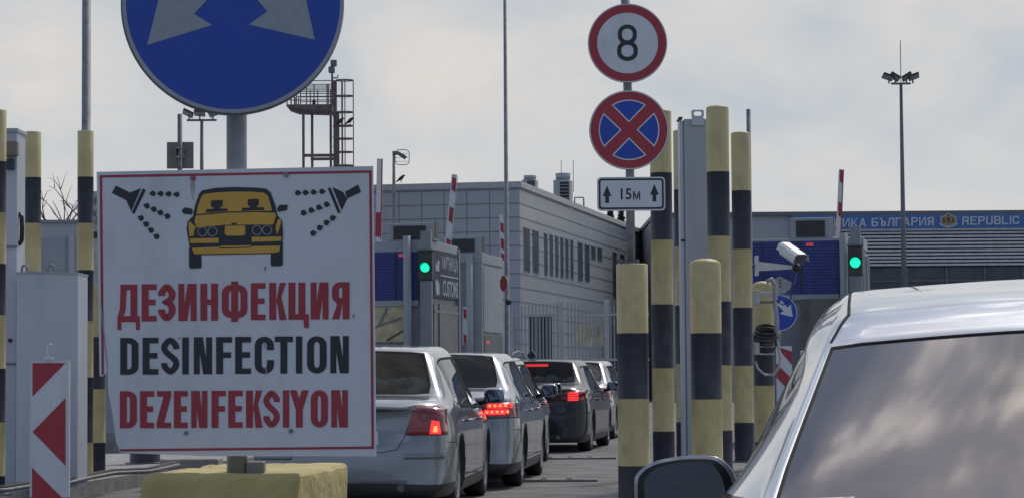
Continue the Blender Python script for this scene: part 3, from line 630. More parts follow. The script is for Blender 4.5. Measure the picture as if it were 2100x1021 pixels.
def flood_mast(px, D, top, w_, label, ytop_lamp, heads, spire=0):
    s_ = F / D; o = empty('floodlight_mast', ((px - 1050) / s_, D, 0), label, 'floodlight mast', 'floodlight masts'); zt = Z(top, D, px)
    MB().lathe([(.16, 0), (.07, zt)], M['galvd'], 12).build('mast', o)
    MB().tube([(-w_ / 2, 0, zt), (w_ / 2, 0, zt)], .05, M['galvd'], 8).build('crossbar', o)
    if spire: MB().tube([(0, 0, zt), (0, 0, zt + spire)], .02, M['galvd'], 6).build('lightning_rod', o)
    for x, a in heads:
        h = MB().box((-.25, -.2, -.055), (.25, .2, .055), M['blackpl'], .02, Matrix.Rotation(a, 3, 'Y') @ Matrix.Rotation(-.5, 3, 'X')).build('floodlight', o); h.location = (x, 0, zt + .32)
        MB().box((-.22, -.17, -.062), (.22, .17, -.056), M['coping'], 0, Matrix.Rotation(a, 3, 'Y') @ Matrix.Rotation(-.5, 3, 'X')).build('lens', h)
        b = MB().tube([(x * .92, 0, zt), (x * .92, 0, zt + .27)], .04, M['galvd'], 6).build('bracket', o)
flood_mast(1854, 112, 172, .9, 'tall slim floodlight mast with lightning rod above the blue fascia', 0, [(-.60, .35), (-.28, .55), (.28, -.55), (.60, -.35)], 2.0)
flood_mast(413, 110, 247, 1.35, 'floodlight mast with crossbar just left of the big blue sign post', 0, [(-.62, .45), (-.1, .1), (.55, -.35)])
def security_antenna():
    D = 60; s_ = F / D; o = empty('antenna_pole', ((808 - 1050) / s_, D, 0), 'grey pole with a small wire grid antenna beside the disinfection sign', 'antenna'); z = lambda py: 1.15 + (775 - py + 2) / s_
    MB().tube([(0, 0, 0), (0, 0, z(400)), (.0, 0, z(312))], [.05, .045, .03], M['galv'], 10).build('mast', o)
    MB().tube([(-.03, 0, z(313)), (.12, 0, z(314)), (.3, 0, z(324))], .05, M['galvd'], 8).build('feed_arm', o)
    mb = MB(); fr = frame((0, -.02, 0)); k = [(p[0], 0, p[1]) for p in rrect(3 / s_, z(338), 32 / s_, z(307), .1)]; mb.tube(k + [k[0]], .012, M['coping'], 6, False)
    for py in (315, 323, 331): mb.tube([(4 / s_, 0, z(py)), (31 / s_, 0, z(py))], .006, M['coping'], 5)
    mb.build('grid', o)
security_antenna()
def bird(px, py, D, label, flip=1):
    p = P(px, py, D); o = empty('bird', p, label, 'bird', 'small dark birds', 0)
    mb = MB(); k = flip
    mb.tube([(-.2 * k, 0, -.10), (-.1 * k, 0, -.02), (0, 0, .05), (.08 * k, 0, .13), (.13 * k, 0, .17), (.19 * k, 0, .16)], [.015, .04, .075, .06, .04, .008], M['blackpl'], 8)
    mb.build('body', o); MB().tube([(0, .02, -.01), (0, .02, -.12)], .008, M['blackpl'], 5).tube([(.03, -.02, -.01), (.03, -.02, -.12)], .008, M['blackpl'], 5).build('legs', o)
bird(697, 252, 96.4, 'small dark bird perched on the left of a ladder cage hoop')
bird(717, 251, 96.4, 'small dark bird perched on the right of a ladder cage hoop', 1)
bird(822, 369, 99, 'small dark bird sitting on the roof edge of the grey building', 1)

def tower():
    D = 97; s_ = F / D; o = empty('access_tower', (0, D, 0), 'brown steel access tower with railed platform and caged ladder', 'tower')
    Xp = lambda zx: (560 + zx / 4.256 - 1050) / s_; Zp = lambda zy: 1.15 + (775 - (110 + zy / 4.256) + 2.6) / s_
    st = M['steelbrown']; pz = Zp(470)
    for i, (a, y) in enumerate(((265, 0), (313, 1.6), (505, 0), (545, 1.6))): MB().box((Xp(a - 10), y - .1, 0), (Xp(a + 10), y + .1, pz), st).build('leg', o)
    mb = MB(); mb.prism([(Xp(120), Zp(440)), (Xp(520), Zp(440)), (Xp(520), Zp(495)), (Xp(200), Zp(483)), (Xp(120), Zp(455))], -1.8, .2, st, (Vector((0, 0, 0)), Vector((1, 0, 0)), Vector((0, 0, 1)), Vector((0, -1, 0)))); mb.build('platform', o)
    mb = MB()
    for zy in (885, 1600, 2300): mb.box((Xp(265), -.08, Zp(zy + 12)), (Xp(540), .08, Zp(zy - 12)), st); mb.box((Xp(300), 1.52, Zp(zy + 12)), (Xp(550), 1.68, Zp(zy - 12)), st)
    mb.build('crossbeam', o)
    mb = MB()
    for y in (-.15, 1.7):
        for a in (125, 160, 190, 208, 296, 362, 475, 487, 520): mb.tube([(Xp(a), y, Zp(440)), (Xp(a), y, Zp(262 if a > 200 else 330))], .026, st, 6)
        for zy in (232, 265, 298, 328, 370, 402): mb.tube([(Xp(208 if zy < 390 else 150), y, Zp(zy)), (Xp(520), y, Zp(zy))], .02, st, 6)
    mb.box((Xp(348), -.2, Zp(440)), (Xp(374), 0, Zp(402)), M['blackpl']); mb.build('railing', o)
    mb = MB()
    for a in (540, 553): mb.tube([(Xp(a), -.2, 0), (Xp(a), -.2, Zp(232))], .05, st, 6)
    z = 0
    while z < Zp(240): mb.tube([(Xp(525), -.2, z), (Xp(555), -.2, z)], .02, st, 5); z += .4
    mb.build('ladder', o)
    mb = MB(); x0, x1 = Xp(555), Xp(706); cx = (x0 + x1) / 2; r = (x1 - x0) / 2
    for zy in (232, 370, 512, 632, 745, 862, 980, 1100, 1220, 1340):
        k = [(cx + r * math.cos(a * .314), .25 * math.sin(a * .314) - .2 + .0, Zp(zy)) for a in range(20)]; mb.tube(k + [k[0]], .028, st, 5, False)
    for fx, fy in ((x1, -.2), (Xp(608), -.42), (Xp(636), -.44), (Xp(608), .02)): mb.tube([(fx, fy, Zp(1400)), (fx, fy, Zp(232))], .022, st, 5)
    mb.build('ladder_cage', o)
    mb = MB(); mb.tube([(Xp(518), 0, Zp(440)), (Xp(518), 0, Zp(60))], .04, st, 8); mb.tube([(Xp(518), 0, Zp(205)), (Xp(568), 0, Zp(205)), (Xp(568), 0, Zp(180))], .03, st, 6); mb.build('antenna_rod', o)
    MB().box((Xp(505), -.12, Zp(103)), (Xp(560), .1, Zp(47)), M['galvd'], .03).build('antenna_box', o)
    MB().box((Xp(488), -.2, Zp(163)), (Xp(543), .02, Zp(108)), M['galvd'], .03).build('antenna_box', o)
tower()

# ------------------------------------------------------------------ white cabinets at left
def cabinets():
    D = 23.4; s_ = F / D; z = lambda py: 1.15 + (775 - py + 7) / s_; x = lambda px: (px - 1050) / s_
    o = empty('portal_cabinet', (x(33), D, 0), 'tall white metal cabinet with dark handles at the left edge of the photo', 'cabinet')
    MB().box((-.75, 0, .15), (0, .4, z(268)), M['cabwhite'], .01).build('casing', o)
    MB().box((-.75, -.03, z(270)), (.012, .42, z(262)), M['cabgrey'], .004).build('top_lid', o)
    MB().box((-.75, -.012, z(508)), (.004, -.001, z(503)), M['joint']).box((-.75, -.012, z(748)), (.004, -.001, z(743)), M['joint']).build('door_seam', o)
    for a, b in ((436, 500), (675, 740), (912, 975)):
        MB().tube([(.0, .1, z(b)), (.03, .08, z(b - 8)), (.035, .08, (z(a) + z(b)) / 2), (.03, .08, z(a + 8)), (0, .1, z(a))], .022, M['blackpl'], 8).build('handle', o)
    MB().tube([(-.06, -.02, z(697)), (-.06, .0, z(697))], .02, M['blackpl'], 8).build('lock', o)
    MB().box((-.24, -.1, z(320)), (.02, -.001, z(290)), mat('lamp_housing', (.2, .17, .13), .4), .01).build('lamp_box', o)
    MB().box((-.1, -.06, z(348)), (-.02, -.001, z(326)), M['board'], .005).build('indicator', o)
    MB().tube([(-.15, -.04, z(345)), (-.15, -.04, z(332))], .02, M['signred'], 8).build('beacon', o)
    D = 22.9; s_ = F / D; o = empty('portal_cabinet', (x(33), D, 0), 'wide white metal cabinet with two lifting eyes in front of a striped post', 'cabinet'); X0 = x(33)
    f = lambda px: (px - 33) / s_
    mb = MB(); fr = (Vector((0, 0, 0)), Vector((1, 0, 0)), Vector((0, 1, 0)), Vector((0, 0, 1)))
    mb.prism([(f(33), 0), (f(93), 0), (f(150), .22), (f(150), .75), (f(33), .75)], .15, z(560), M['cabwhite'], fr); mb.build('casing', o)
    mb = MB(); mb.prism([(f(32), -.012), (f(93.5), -.012), (f(151.5), .21), (f(151.5), .76), (f(32), .76)], z(560), z(557), M['cabgrey'], fr); mb.build('top_lid', o)
    for px in (45, 100):
        k = [(f(px) + .028 * math.cos(a * .52), .1, z(551) + .04 * math.sin(a * .52)) for a in range(13)]
        MB().tube(k, .012, M['galv'], 8, False).build('lifting_eye', o)
    MB().tube([(f(120), -.1, .15), (f(120), -.1, .26)], .02, M['galvd'], 8).lathe([(.05, .15), (.05, .17)], M['galvd'], 12, (f(120), -.1, 0)).build('anchor_bolt', o)
    # portal column on the right
    D = 26; s_ = F / D; zz = lambda py: 1.15 + (775 - py - 2.5) / s_
    o = empty('portal_column', ((1397 - 1050) / s_, D, 0), 'tall pale grey radiation portal column with a lifting lug between striped posts', 'cabinet')
    f = lambda px: (px - 1397) / s_
    MB().box((f(1406), 0, .15), (f(1453), .35, zz(243)), M['cabgrey'], .006).build('casing', o)
    MB().box((f(1397), .02, .15), (f(1404.5), .33, zz(246)), M['cabwhite'], .004).build('door_edge', o)
    MB().box((f(1395), -.02, zz(243)), (f(1403), .34, zz(239)), M['blackpl']).build('corner_cap', o)
    mb = MB(); fr = frame((0, -.03, 0)); A = rrect(f(1421), zz(257), f(1447), zz(225), .02); 
    Bq = rrect(f(1426), zz(237.5), f(1442), zz(228.5), .022, .022)
    n0 = frame((0, -.03, 0))
    # lug plate with an oval hole: two ring shells and a lower plate
    A2 = rrect(f(1421), zz(241), f(1447), zz(225), .02)
    ringf(mb, A2, Bq, .0, M['cabwhite'], n0); ringf(mb, A2, Bq, -.012, M['cabwhite'], n0)
    for Q in (A2, Bq):
        for i in range(len(Q)):
            a, b = Q[i], Q[(i + 1) % len(Q)]; mb.face([(a[0], -.03, a[1]), (b[0], -.03, b[1]), (b[0], -.018, b[1]), (a[0], -.018, a[1])], M['cabwhite'])
    mb.box((f(1421), -.031, zz(257)), (f(1447), -.001, zz(241.2)), M['cabwhite'], .003); mb.build('lifting_lug', o)
    MB().box((f(1397), -.01, zz(495)), (f(1406), .0, zz(491)), M['blackpl']).box((f(1404.5), .01, .15), (f(1405.8), .3, zz(246)), M['joint']).build('hinge', o)
cabinets()

# ------------------------------------------------------------------ chevron board, cable
def chevron():
    D = 17.; fr = frame(P(103, 775, D)); fr[0].z = 0; o = empty('chevron_board', fr[0], 'red and white chevron marker board in a white frame at lower left', 'marker board')
    f0 = frame((0, 0, 0)); q = lambda zx, zy: tuple(a for a in uvp(zx / 2.424, 600 + zy / 2.424, fr))
    fl = lambda pts: [q(*p) for p in pts]
    mb = MB(); mb.prism([(q(150, 335)[0], .35), (q(345, 335)[0], .35), q(345, 335), q(150, 335)], -.03, 0, M['white'], f0); mb.build('frame', o)
    mb = MB(); mb.prism([(q(160, 345)[0], .4), (q(328, 345)[0], .4), q(328, 345), q(160, 345)], None, .002, M['signwhite'], f0)
    r = M['signred']
    for pts in ([(162, 348), (326, 348), (162, 515)], [(326, 522), (326, 858), (162, 690)], [(160, 868), (326, 1035), (326, 1180), (160, 1180)]): mb.prism(fl(pts), None, .004, r, f0)
    mb.prism(fl([(160, 1200), (326, 1370), (326, 1190)]), None, .005, M['signwhite'], f0)
    mb.build('chevron_face', o)
    a = q(240, 333); b = q(240, 258); c = q(260, 256)
    MB().tube([(a[0], -.015, a[1]), (b[0], -.015, b[1]), (c[0], -.015, c[1])], .008, M['white'], 8).box((a[0] - .03, -.03, a[1]), (a[0] + .035, 0, a[1] + .02), M['white'], .004).build('hook', o)
    MB().tube([(0, -.06 + .1, 0), (0, .04, .5)], .03, M['galv'], 10).lathe([(.16, 0), (.16, .06), (.05, .07)], M['rubber'], 16, (0, .04, 0)).build('foot', o)
chevron()
def cable():
    pts = []
    for i, (px, py) in enumerate(((-40, 1002), (10, 1000), (60, 992), (120, 990), (180, 975), (230, 966), (300, 963), (360, 950))):
        D = (1.15 - .19) * F / (py - 775); pts.append(P(px, py, D))
    o = MB().tube(pts, .028, M['rubber'], 8).build('cable'); tag(o, 'thick dark cable lying along the kerb edge at lower left', 'cable')
    pts = [p + Vector((.06, -.18, -.01)) for p in pts]
    o = MB().tube(pts, .02, M['galvd'], 8).build('conduit'); tag(o, 'grey conduit pipe lying along the kerb beside the dark cable', 'conduit')
cable()

# ------------------------------------------------------------------ foreground sign post
def front_sign():
    D = 6.62; base = P(486, 775, D); base.z = 0
    o = empty('road_sign_post', base, 'near sign post with big blue arrow disc above the white red-bordered disinfection board', 'road sign')
    r = 21 / (F / D)
    MB().lathe([(r, .5), (r, 2.6)], M['galv'], 24).build('post', o)
    MB().box((.025, -.02, .885), (.075, .03, .93), M['galvd'], .004).build('wedge', o)
    # disc
    fr = frame(P(478, 6, 6.53)); loc = (fr[0] - base, fr[1], fr[2], fr[3]); s_ = F / 6.53; R = 229 / s_
    mb = MB(); mb.prism(circ(-.003, -.003, R + .002, 96), -.022, -.006, M['galvd'], loc); mb.prism(circ(0, 0, R, 96), -.0059, .0, M['rim'], loc); d = mb.build('disc', o)
    mb = MB(); mb.prism(circ(0, 0, R - 8 / s_, 96), None, .0008, M['signblue'], loc)
    mb2 = MB()
    cz = lambda zx, zy: uvp(240 + zx / 2.918, zy / 2.918, fr)
    left = [(180, 272), (570, 152), (460, 85), (695, -161), (695, -375), (353, -15), (281, -123)]
    right = [(1184, 240), (790, 150), (900, 70), (695, -161), (695, -375), (1030, -30), (1100, -140)]
    mb2.prism([cz(*p) for p in left], None, .0016, M['retro'], loc); mb2.prism([cz(*p) for p in right], None, .00165, M['retro'], loc)
    f_ = mb.build('disc_face', o); mb2.build('arrows', o)
    # board
    fr = frame(P(484, 640, 6.55), .19); loc = (fr[0] - base, fr[1], fr[2], fr[3]); q = lambda pts: [uvp(x, y, fr) for x, y in pts]
    mb = MB(); mb.prism(q([(198, 353), (765, 341), (771, 935), (420, 934), (247, 928), (238, 905), (231, 850), (222, 800), (221, 757), (216, 765), (208, 772), (204, 769)]), -.004, 0, M['signwhite'], loc); b = mb.build('notice_board', o)
    mb = MB()
    for zb_ in (1.62, 1.04): mb.box((-.06, -.045, zb_), (.06, .0, zb_ + .035), M['galv'])
    mb.build('bracket', o)
    mb = MB(); rd = M['signred']
    for k, pts in enumerate(([(204.5, 360), (757, 350), (757, 355), (209, 365)], [(757, 350), (762, 350), (767, 919), (762, 919)], [(204.5, 360), (209.5, 360), (213.5, 765), (208.5, 770)], [(246, 920), (767, 914.5), (767, 919.5), (247, 925)])): mb.prism(q(pts), None, .0008 + k * .00005, rd, loc)
    mb.build('border', o)
    mb = MB(); G = Glyphs(mb, None, rd); G.fr = loc
    G.conv = lambda pts: [uvp(x, y, fr) for x, y in pts]
    line(G, 'ДЕЗИНФЕКЦИЯ', [(160, 280), (290, 370), (380, 470), (487, 585), (605, 700), (720, 858), (876, 955), (975, 1068), (1078, 1187), (1197, 1293), (1312, 1406)], (60, 259, 46, 245))
    G.m = M['signblack']
    line(G, 'DESINFECTION', [(175, 273), (295, 380), (397, 490), (508, 543), (570, 668), (690, 775), (792, 877), (897, 1000), (1005, 1102), (1118, 1152), (1178, 1283), (1303, 1402)], (346, 544, 335, 535))
    G.m = rd
    line(G, 'DEZENFEKSIYON', [(173, 264), (281, 357), (370, 448), (463, 537), (556, 643), (665, 742), (755, 832), (850, 940), (945, 1030), (1048, 1082), (1085, 1187), (1198, 1290), (1308, 1397)], (632, 831, 625, 826))
    mb.build('lettering', o)
    # pictogram
    bk = M['signblack']; ye = M['signyel']; wl = M['retro']; mb = MB(); lay = [.0009]
    c3 = lambda pts: [uvp(180 + x / 3.19, 320 + y / 3.19, fr) for x, y in pts]
    def A(pts, m_): lay[0] += .00004; mb.prism(c3(pts), None, lay[0], m_, loc)
    for pts in ([(185, 195), (275, 240), (250, 290), (158, 243)], [(275, 240), (350, 212), (285, 365), (250, 285)], [(360, 215), (380, 225), (305, 382), (288, 372)],
                [(1685, 235), (1770, 188), (1787, 238), (1695, 282)], [(1600, 205), (1672, 238), (1697, 285), (1662, 358)], [(1570, 213), (1588, 207), (1655, 370), (1637, 378)]): A(pts, bk)
    drops = [((427, 247), (478, 248), (530, 250), (583, 253)), ((388, 328), (434, 350), (477, 372), (522, 395)), ((350, 408), (384, 447), (416, 486), (452, 527)),
             ((1375, 243), (1425, 241), (1478, 238), (1533, 234)), ((1412, 373), (1463, 356), (1513, 338), (1563, 318)), ((1603, 407), (1562, 437), (1518, 470), (1475, 506))]
    for i, row in enumerate(drops):
        ang = (math.pi, math.pi + .3, math.pi + .5, 0, 0.2, -.3)[i]
        for (x, y) in row:
            pts = []
            for k in range(12):
                a = k * math.pi / 6; rr = 27 if k == 0 else (17 if k in (1, 11) else 18); pts.append((x + rr * math.cos(a + ang), y + rr * 1.05 * math.sin(a + ang) * (1 if i % 3 else .95)))
            A(pts, bk)
    A([(663, 600), (742, 630), (746, 722), (738, 733), (676, 735), (664, 722)], bk); A([(1198, 615), (1277, 560), (1277, 705), (1268, 718), (1206, 720), (1198, 708)], bk)
    A([(618, 355), (635, 338), (680, 345), (690, 365), (678, 385), (632, 380), (620, 370)], bk); A([(1240, 345), (1255, 322), (1308, 320), (1306, 355), (1248, 368)], bk)
    A([(748, 228), (840, 210), (960, 205), (1090, 208), (1168, 216), (1198, 242), (1228, 325), (1242, 390), (1272, 425), (1279, 500), (1275, 560), (1268, 628), (1230, 637), (690, 648), (672, 622), (662, 560), (648, 480), (655, 430), (690, 395), (702, 330), (730, 250)], bk)
    A([(762, 250), (850, 240), (950, 235), (1080, 236), (1155, 243), (1180, 263), (1208, 358), (1100, 362), (900, 365), (712, 382), (722, 330), (747, 265)], ye)
    A([(708, 392), (900, 374), (1100, 369), (1228, 373), (1232, 395), (1215, 450), (1020, 450), (900, 452), (715, 468), (700, 430)], ye)
    A([(665, 425), (712, 470), (700, 480), (694, 522), (668, 528), (660, 460)], ye); A([(1255, 410), (1267, 428), (1258, 470), (1240, 515), (1230, 470), (1240, 430)], ye)
    A([(668, 541), (858, 536), (858, 568), (672, 571)], ye); A([(1075, 530), (1268, 527), (1266, 556), (1075, 562)], ye)
    A([(682, 602), (858, 594), (868, 606), (1068, 600), (1078, 590), (1260, 587), (1255, 622), (1225, 632), (700, 641)], ye)
    A([(900, 458), (1030, 455), (1033, 512), (1015, 522), (912, 522), (897, 508)], ye); A([(866, 588), (1068, 584), (1068, 594), (866, 598)], ye)
    A([(862, 535), (1070, 530), (1070, 578), (862, 582)], bk)
    A([(940, 440), (978, 438), (975, 450), (945, 451)], bk)
    for cx_, cy_ in ((752, 495), (818, 495), (1108, 487), (1175, 485)):
        lay[0] += .00004; ringf(mb, c3(circ(cx_, cy_, 32, 24)), c3(circ(cx_, cy_, 27, 24)), lay[0], wl, loc)
    for pts in ([(808, 293), (885, 290), (885, 330), (870, 335), (868, 346), (915, 346), (917, 362), (775, 372), (777, 352), (825, 347), (822, 338), (808, 334)], [(1048, 285), (1120, 282), (1122, 322), (1110, 326), (1108, 337), (1152, 337), (1157, 356), (1010, 361), (1013, 342), (1062, 339), (1060, 328), (1048, 324)]): A(pts, bk)
    lay[0] += .00004
    for k in ((640, 352), (640, 368)): pass
    mb.build('car_pictogram', o)
    for (x, y, rr, mm) in ((396, 366, 5.5, M['signred']), (587, 359, 5.5, M['galv']), (382, 887, 4.5, M['galv']), (597, 883, 4.5, M['galv'])):
        u, v = uvp(x, y, fr); mb = MB(); mb.prism(circ(u, v, rr / 760, 12), .0, .005, mm, loc); mb.prism(circ(u, v, rr / 1500, 6), .005, .009, M['galv'], loc); mb.build('bolt', o)
    mb = MB(); mb.prism(q([(392, 372), (399, 372), (401, 384), (397, 412), (395, 412), (390, 384)]), None, .0006, M['rust'], loc); mb.build('rust_stain', o)
    for pts in ([(543, 545), (547, 548), (545, 556), (541, 552)], [(723, 643), (727, 643), (727, 652), (723, 651)], [(366, 690), (369, 690), (369, 694), (366, 694)]): mb = MB(); mb.prism(q(pts), None, .00065, M['boothgrey'], loc); mb.build('spot', o)
    for pts in ([(206, 620), (208, 620), (222, 757), (220, 758)], [(540, 700), (543, 704), (547, 714), (546, 716), (541, 706)], [(545, 755), (547, 750), (548, 766), (545, 766)]): mb = MB(); mb.prism(q(pts), None, .0021, M['retro'], loc); mb.build('crack', o)
    # painted concrete block
    bx = P(607, 775, 6.4); bb = empty('concrete_block', (bx.x, bx.y, 0), 'chipped yellow painted concrete block in which the near sign post stands', 'concrete block', None, -.105)
    bm = bmesh.new(); bmesh.ops.create_cube(bm, size=1)
    W_, Dp, H_ = .432, .80, .905
    for v in bm.verts: v.co = Vector(((v.co.x - .5) * W_, (v.co.y + .5) * Dp, (v.co.z + .5) * H_))
    bmesh.ops.bevel(bm, geom=[e for e in bm.edges if max(v.co.z for v in e.verts) > .1], offset=.022, segments=3, affect='EDGES', profile=.6)
    bmesh.ops.triangulate(bm, faces=bm.faces)
    for it in range(5):
        es = [e for e in bm.edges if e.calc_length() > .03]
        bmesh.ops.subdivide_edges(bm, edges=es, cuts=1, use_grid_fill=True); bmesh.ops.triangulate(bm, faces=bm.faces)
    from mathutils import noise
    for v in bm.verts:
        p = v.co.copy(); edge = max(0, 1 - (H_ - p.z) / .06); n = noise.fractal(p * 9, 1, 2, 4); n2 = noise.noise(p * 4.3 + Vector((5, 1, 2)))
        v.co += v.normal * .0045 * n
        if p.z > H_ - .07: v.co.z -= max(0, n2 * .9 + n * .5) * .022; v.co.y += max(0, n) * .012 if p.y < .05 else 0
        if p.x < -W_ + .05: v.co.x += .018 * max(0, (p.z - .8) / .1)
    me = bpy.data.meshes.new('block'); bm.to_mesh(me); bm.free(); me.materials.append(M['blockyel'])
    for p in me.polygons: p.use_smooth = True
    ob = bpy.data.objects.new('block', me); C.objects.link(ob); ob.parent = bb
front_sign()

# ------------------------------------------------------------------ second sign post (8, no stopping, 15 m)
def second_sign():
    D = 19.0; s_ = F / D; base = P(1296, 775, D); base.z = Z(541, 18.9); o = empty('road_sign_post', base, 'sign post with speed limit 8, no stopping and 15 m plate on a striped bollard', 'road sign')
    zt = P(1287, -80, D).z - base.z
    MB().tube([(0, 0, 0), (0, 0, P(1297, 350, D).z - base.z), (-.03, 0, zt)], 9 / s_, M['galv'], 16).build('post', o)
    MB().box((-.06, -.06, 0), (.06, .06, .012), M['galvd']).build('foot_plate', o)
    for x in (-.075, .05): MB().lathe([(.012, .0), (.012, .03)], M['galvd'], 6, (x, -.05, 0)).build('bolt', o)
    def disc(px, py, R, tilt=0.):
        fr = frame(P(px, py, 18.9)); return fr, (fr[0] - base, fr[1], fr[2], fr[3])
    fr, loc = disc(1287, 89, 82); r = lambda p: p / (F / 18.9)
    mb = MB(); mb.prism(circ(0, 0, r(82), 72), -.02, -.004, M['galvd'], loc); mb.prism(circ(0, 0, r(81.5), 72), -.0039, 0, M['signwhite'], loc); d = mb.build('speed_limit_disc', o)
    mb = MB(); ringf(mb, circ(0, 0, r(79.5), 72), circ(0, 0, r(63), 72), .001, M['signred'], loc)
    cv = lambda pts: [uvp(x, y, fr) for x, y in pts]
    def ov(x0, y0, x1, y1, t, off):
        A = rrect(x0, y0, x1, y1, (x1 - x0) / 2, (y1 - y0) * .42); B_ = rrect(x0 + t, y0 + t, x1 - t, y1 - t, (x1 - x0 - 2 * t) / 2, (y1 - y0 - 2 * t) * .4); ringf(mb, cv(A), cv(B_), off, M['signblack'], loc)
    ov(1267, 51, 1306, 92, 8.5, .0011); ov(1265.5, 84, 1308, 126, 8.8, .00115); mb.build('speed_limit_face', d)
    fr, loc = disc(1290, 267, 81)
    mb = MB(); mb.prism(circ(0, 0, r(82), 72), -.02, -.004, M['galvd'], loc); mb.prism(circ(0, 0, r(81.5), 72), -.0039, 0, M['signwhite'], loc); d = mb.build('no_stopping_disc', o)
    mb = MB(); mb.prism(circ(0, 0, r(79), 72), None, .001, M['signred'], loc); a0 = .44
    for k in range(4):
        c = k * math.pi / 2 + math.pi / 2
        for R1, m_, off, g_ in ((62.5, M['signwhite'], .0016, 15.5), (60, M['signblue'], .0022, 19)):
            h = math.asin(g_ / 1.35 / R1); pts = [(r(R1) * math.cos(c + t * (math.pi / 4 - h) / 10), r(R1) * math.sin(c + t * (math.pi / 4 - h) / 10)) for t in range(-10, 11)]
            pts.append((r(g_) * math.cos(c), r(g_) * math.sin(c))); mb.prism(pts, None, off, m_, loc)
    mb.build('no_stopping_face', d)
    fr, loc = disc(1295, 398, 0); q = lambda x, y: uvp(x, y, fr)
    def rr_(x0, y0, x1, y1, rad):
        a = q(x0, y1); b = q(x1, y0); return rrect(a[0], a[1], b[0], b[1], r(rad))
    mb = MB(); mb.prism(rr_(1225, 363, 1364, 433, 8), -.015, 0, M['signwhite'], loc); d = mb.build('distance_plate', o)
    mb = MB(); mb.prism(rr_(1228, 366, 1361, 430, 7), None, .001, M['signblack'], loc); mb.prism(rr_(1232, 370, 1357, 426, 4), None, .0016, M['signwhite'], loc)
    for x, y in ((1245, 399), (1342, 396)): mb.prism([q(x + a, y + b) for a, b in ((-9, 4), (0, -18), (9, 4), (4, 4), (4, 18), (-4, 18), (-4, 4))], None, .0021, M['signblack'], loc)
    def tb(sx, sy, ex, ey): a = q(sx, ey); b = q(ex, sy); return (a[0], a[1], b[0], b[1])
    text_on(mb, '15', tb(1273, 387, 1295, 410), .0021, M['signblack'], loc, .02); text_on(mb, 'м', tb(1298, 393, 1313, 410), .0021, M['signblack'], loc, .02)
    mb.build('plate_face', d)
second_sign()
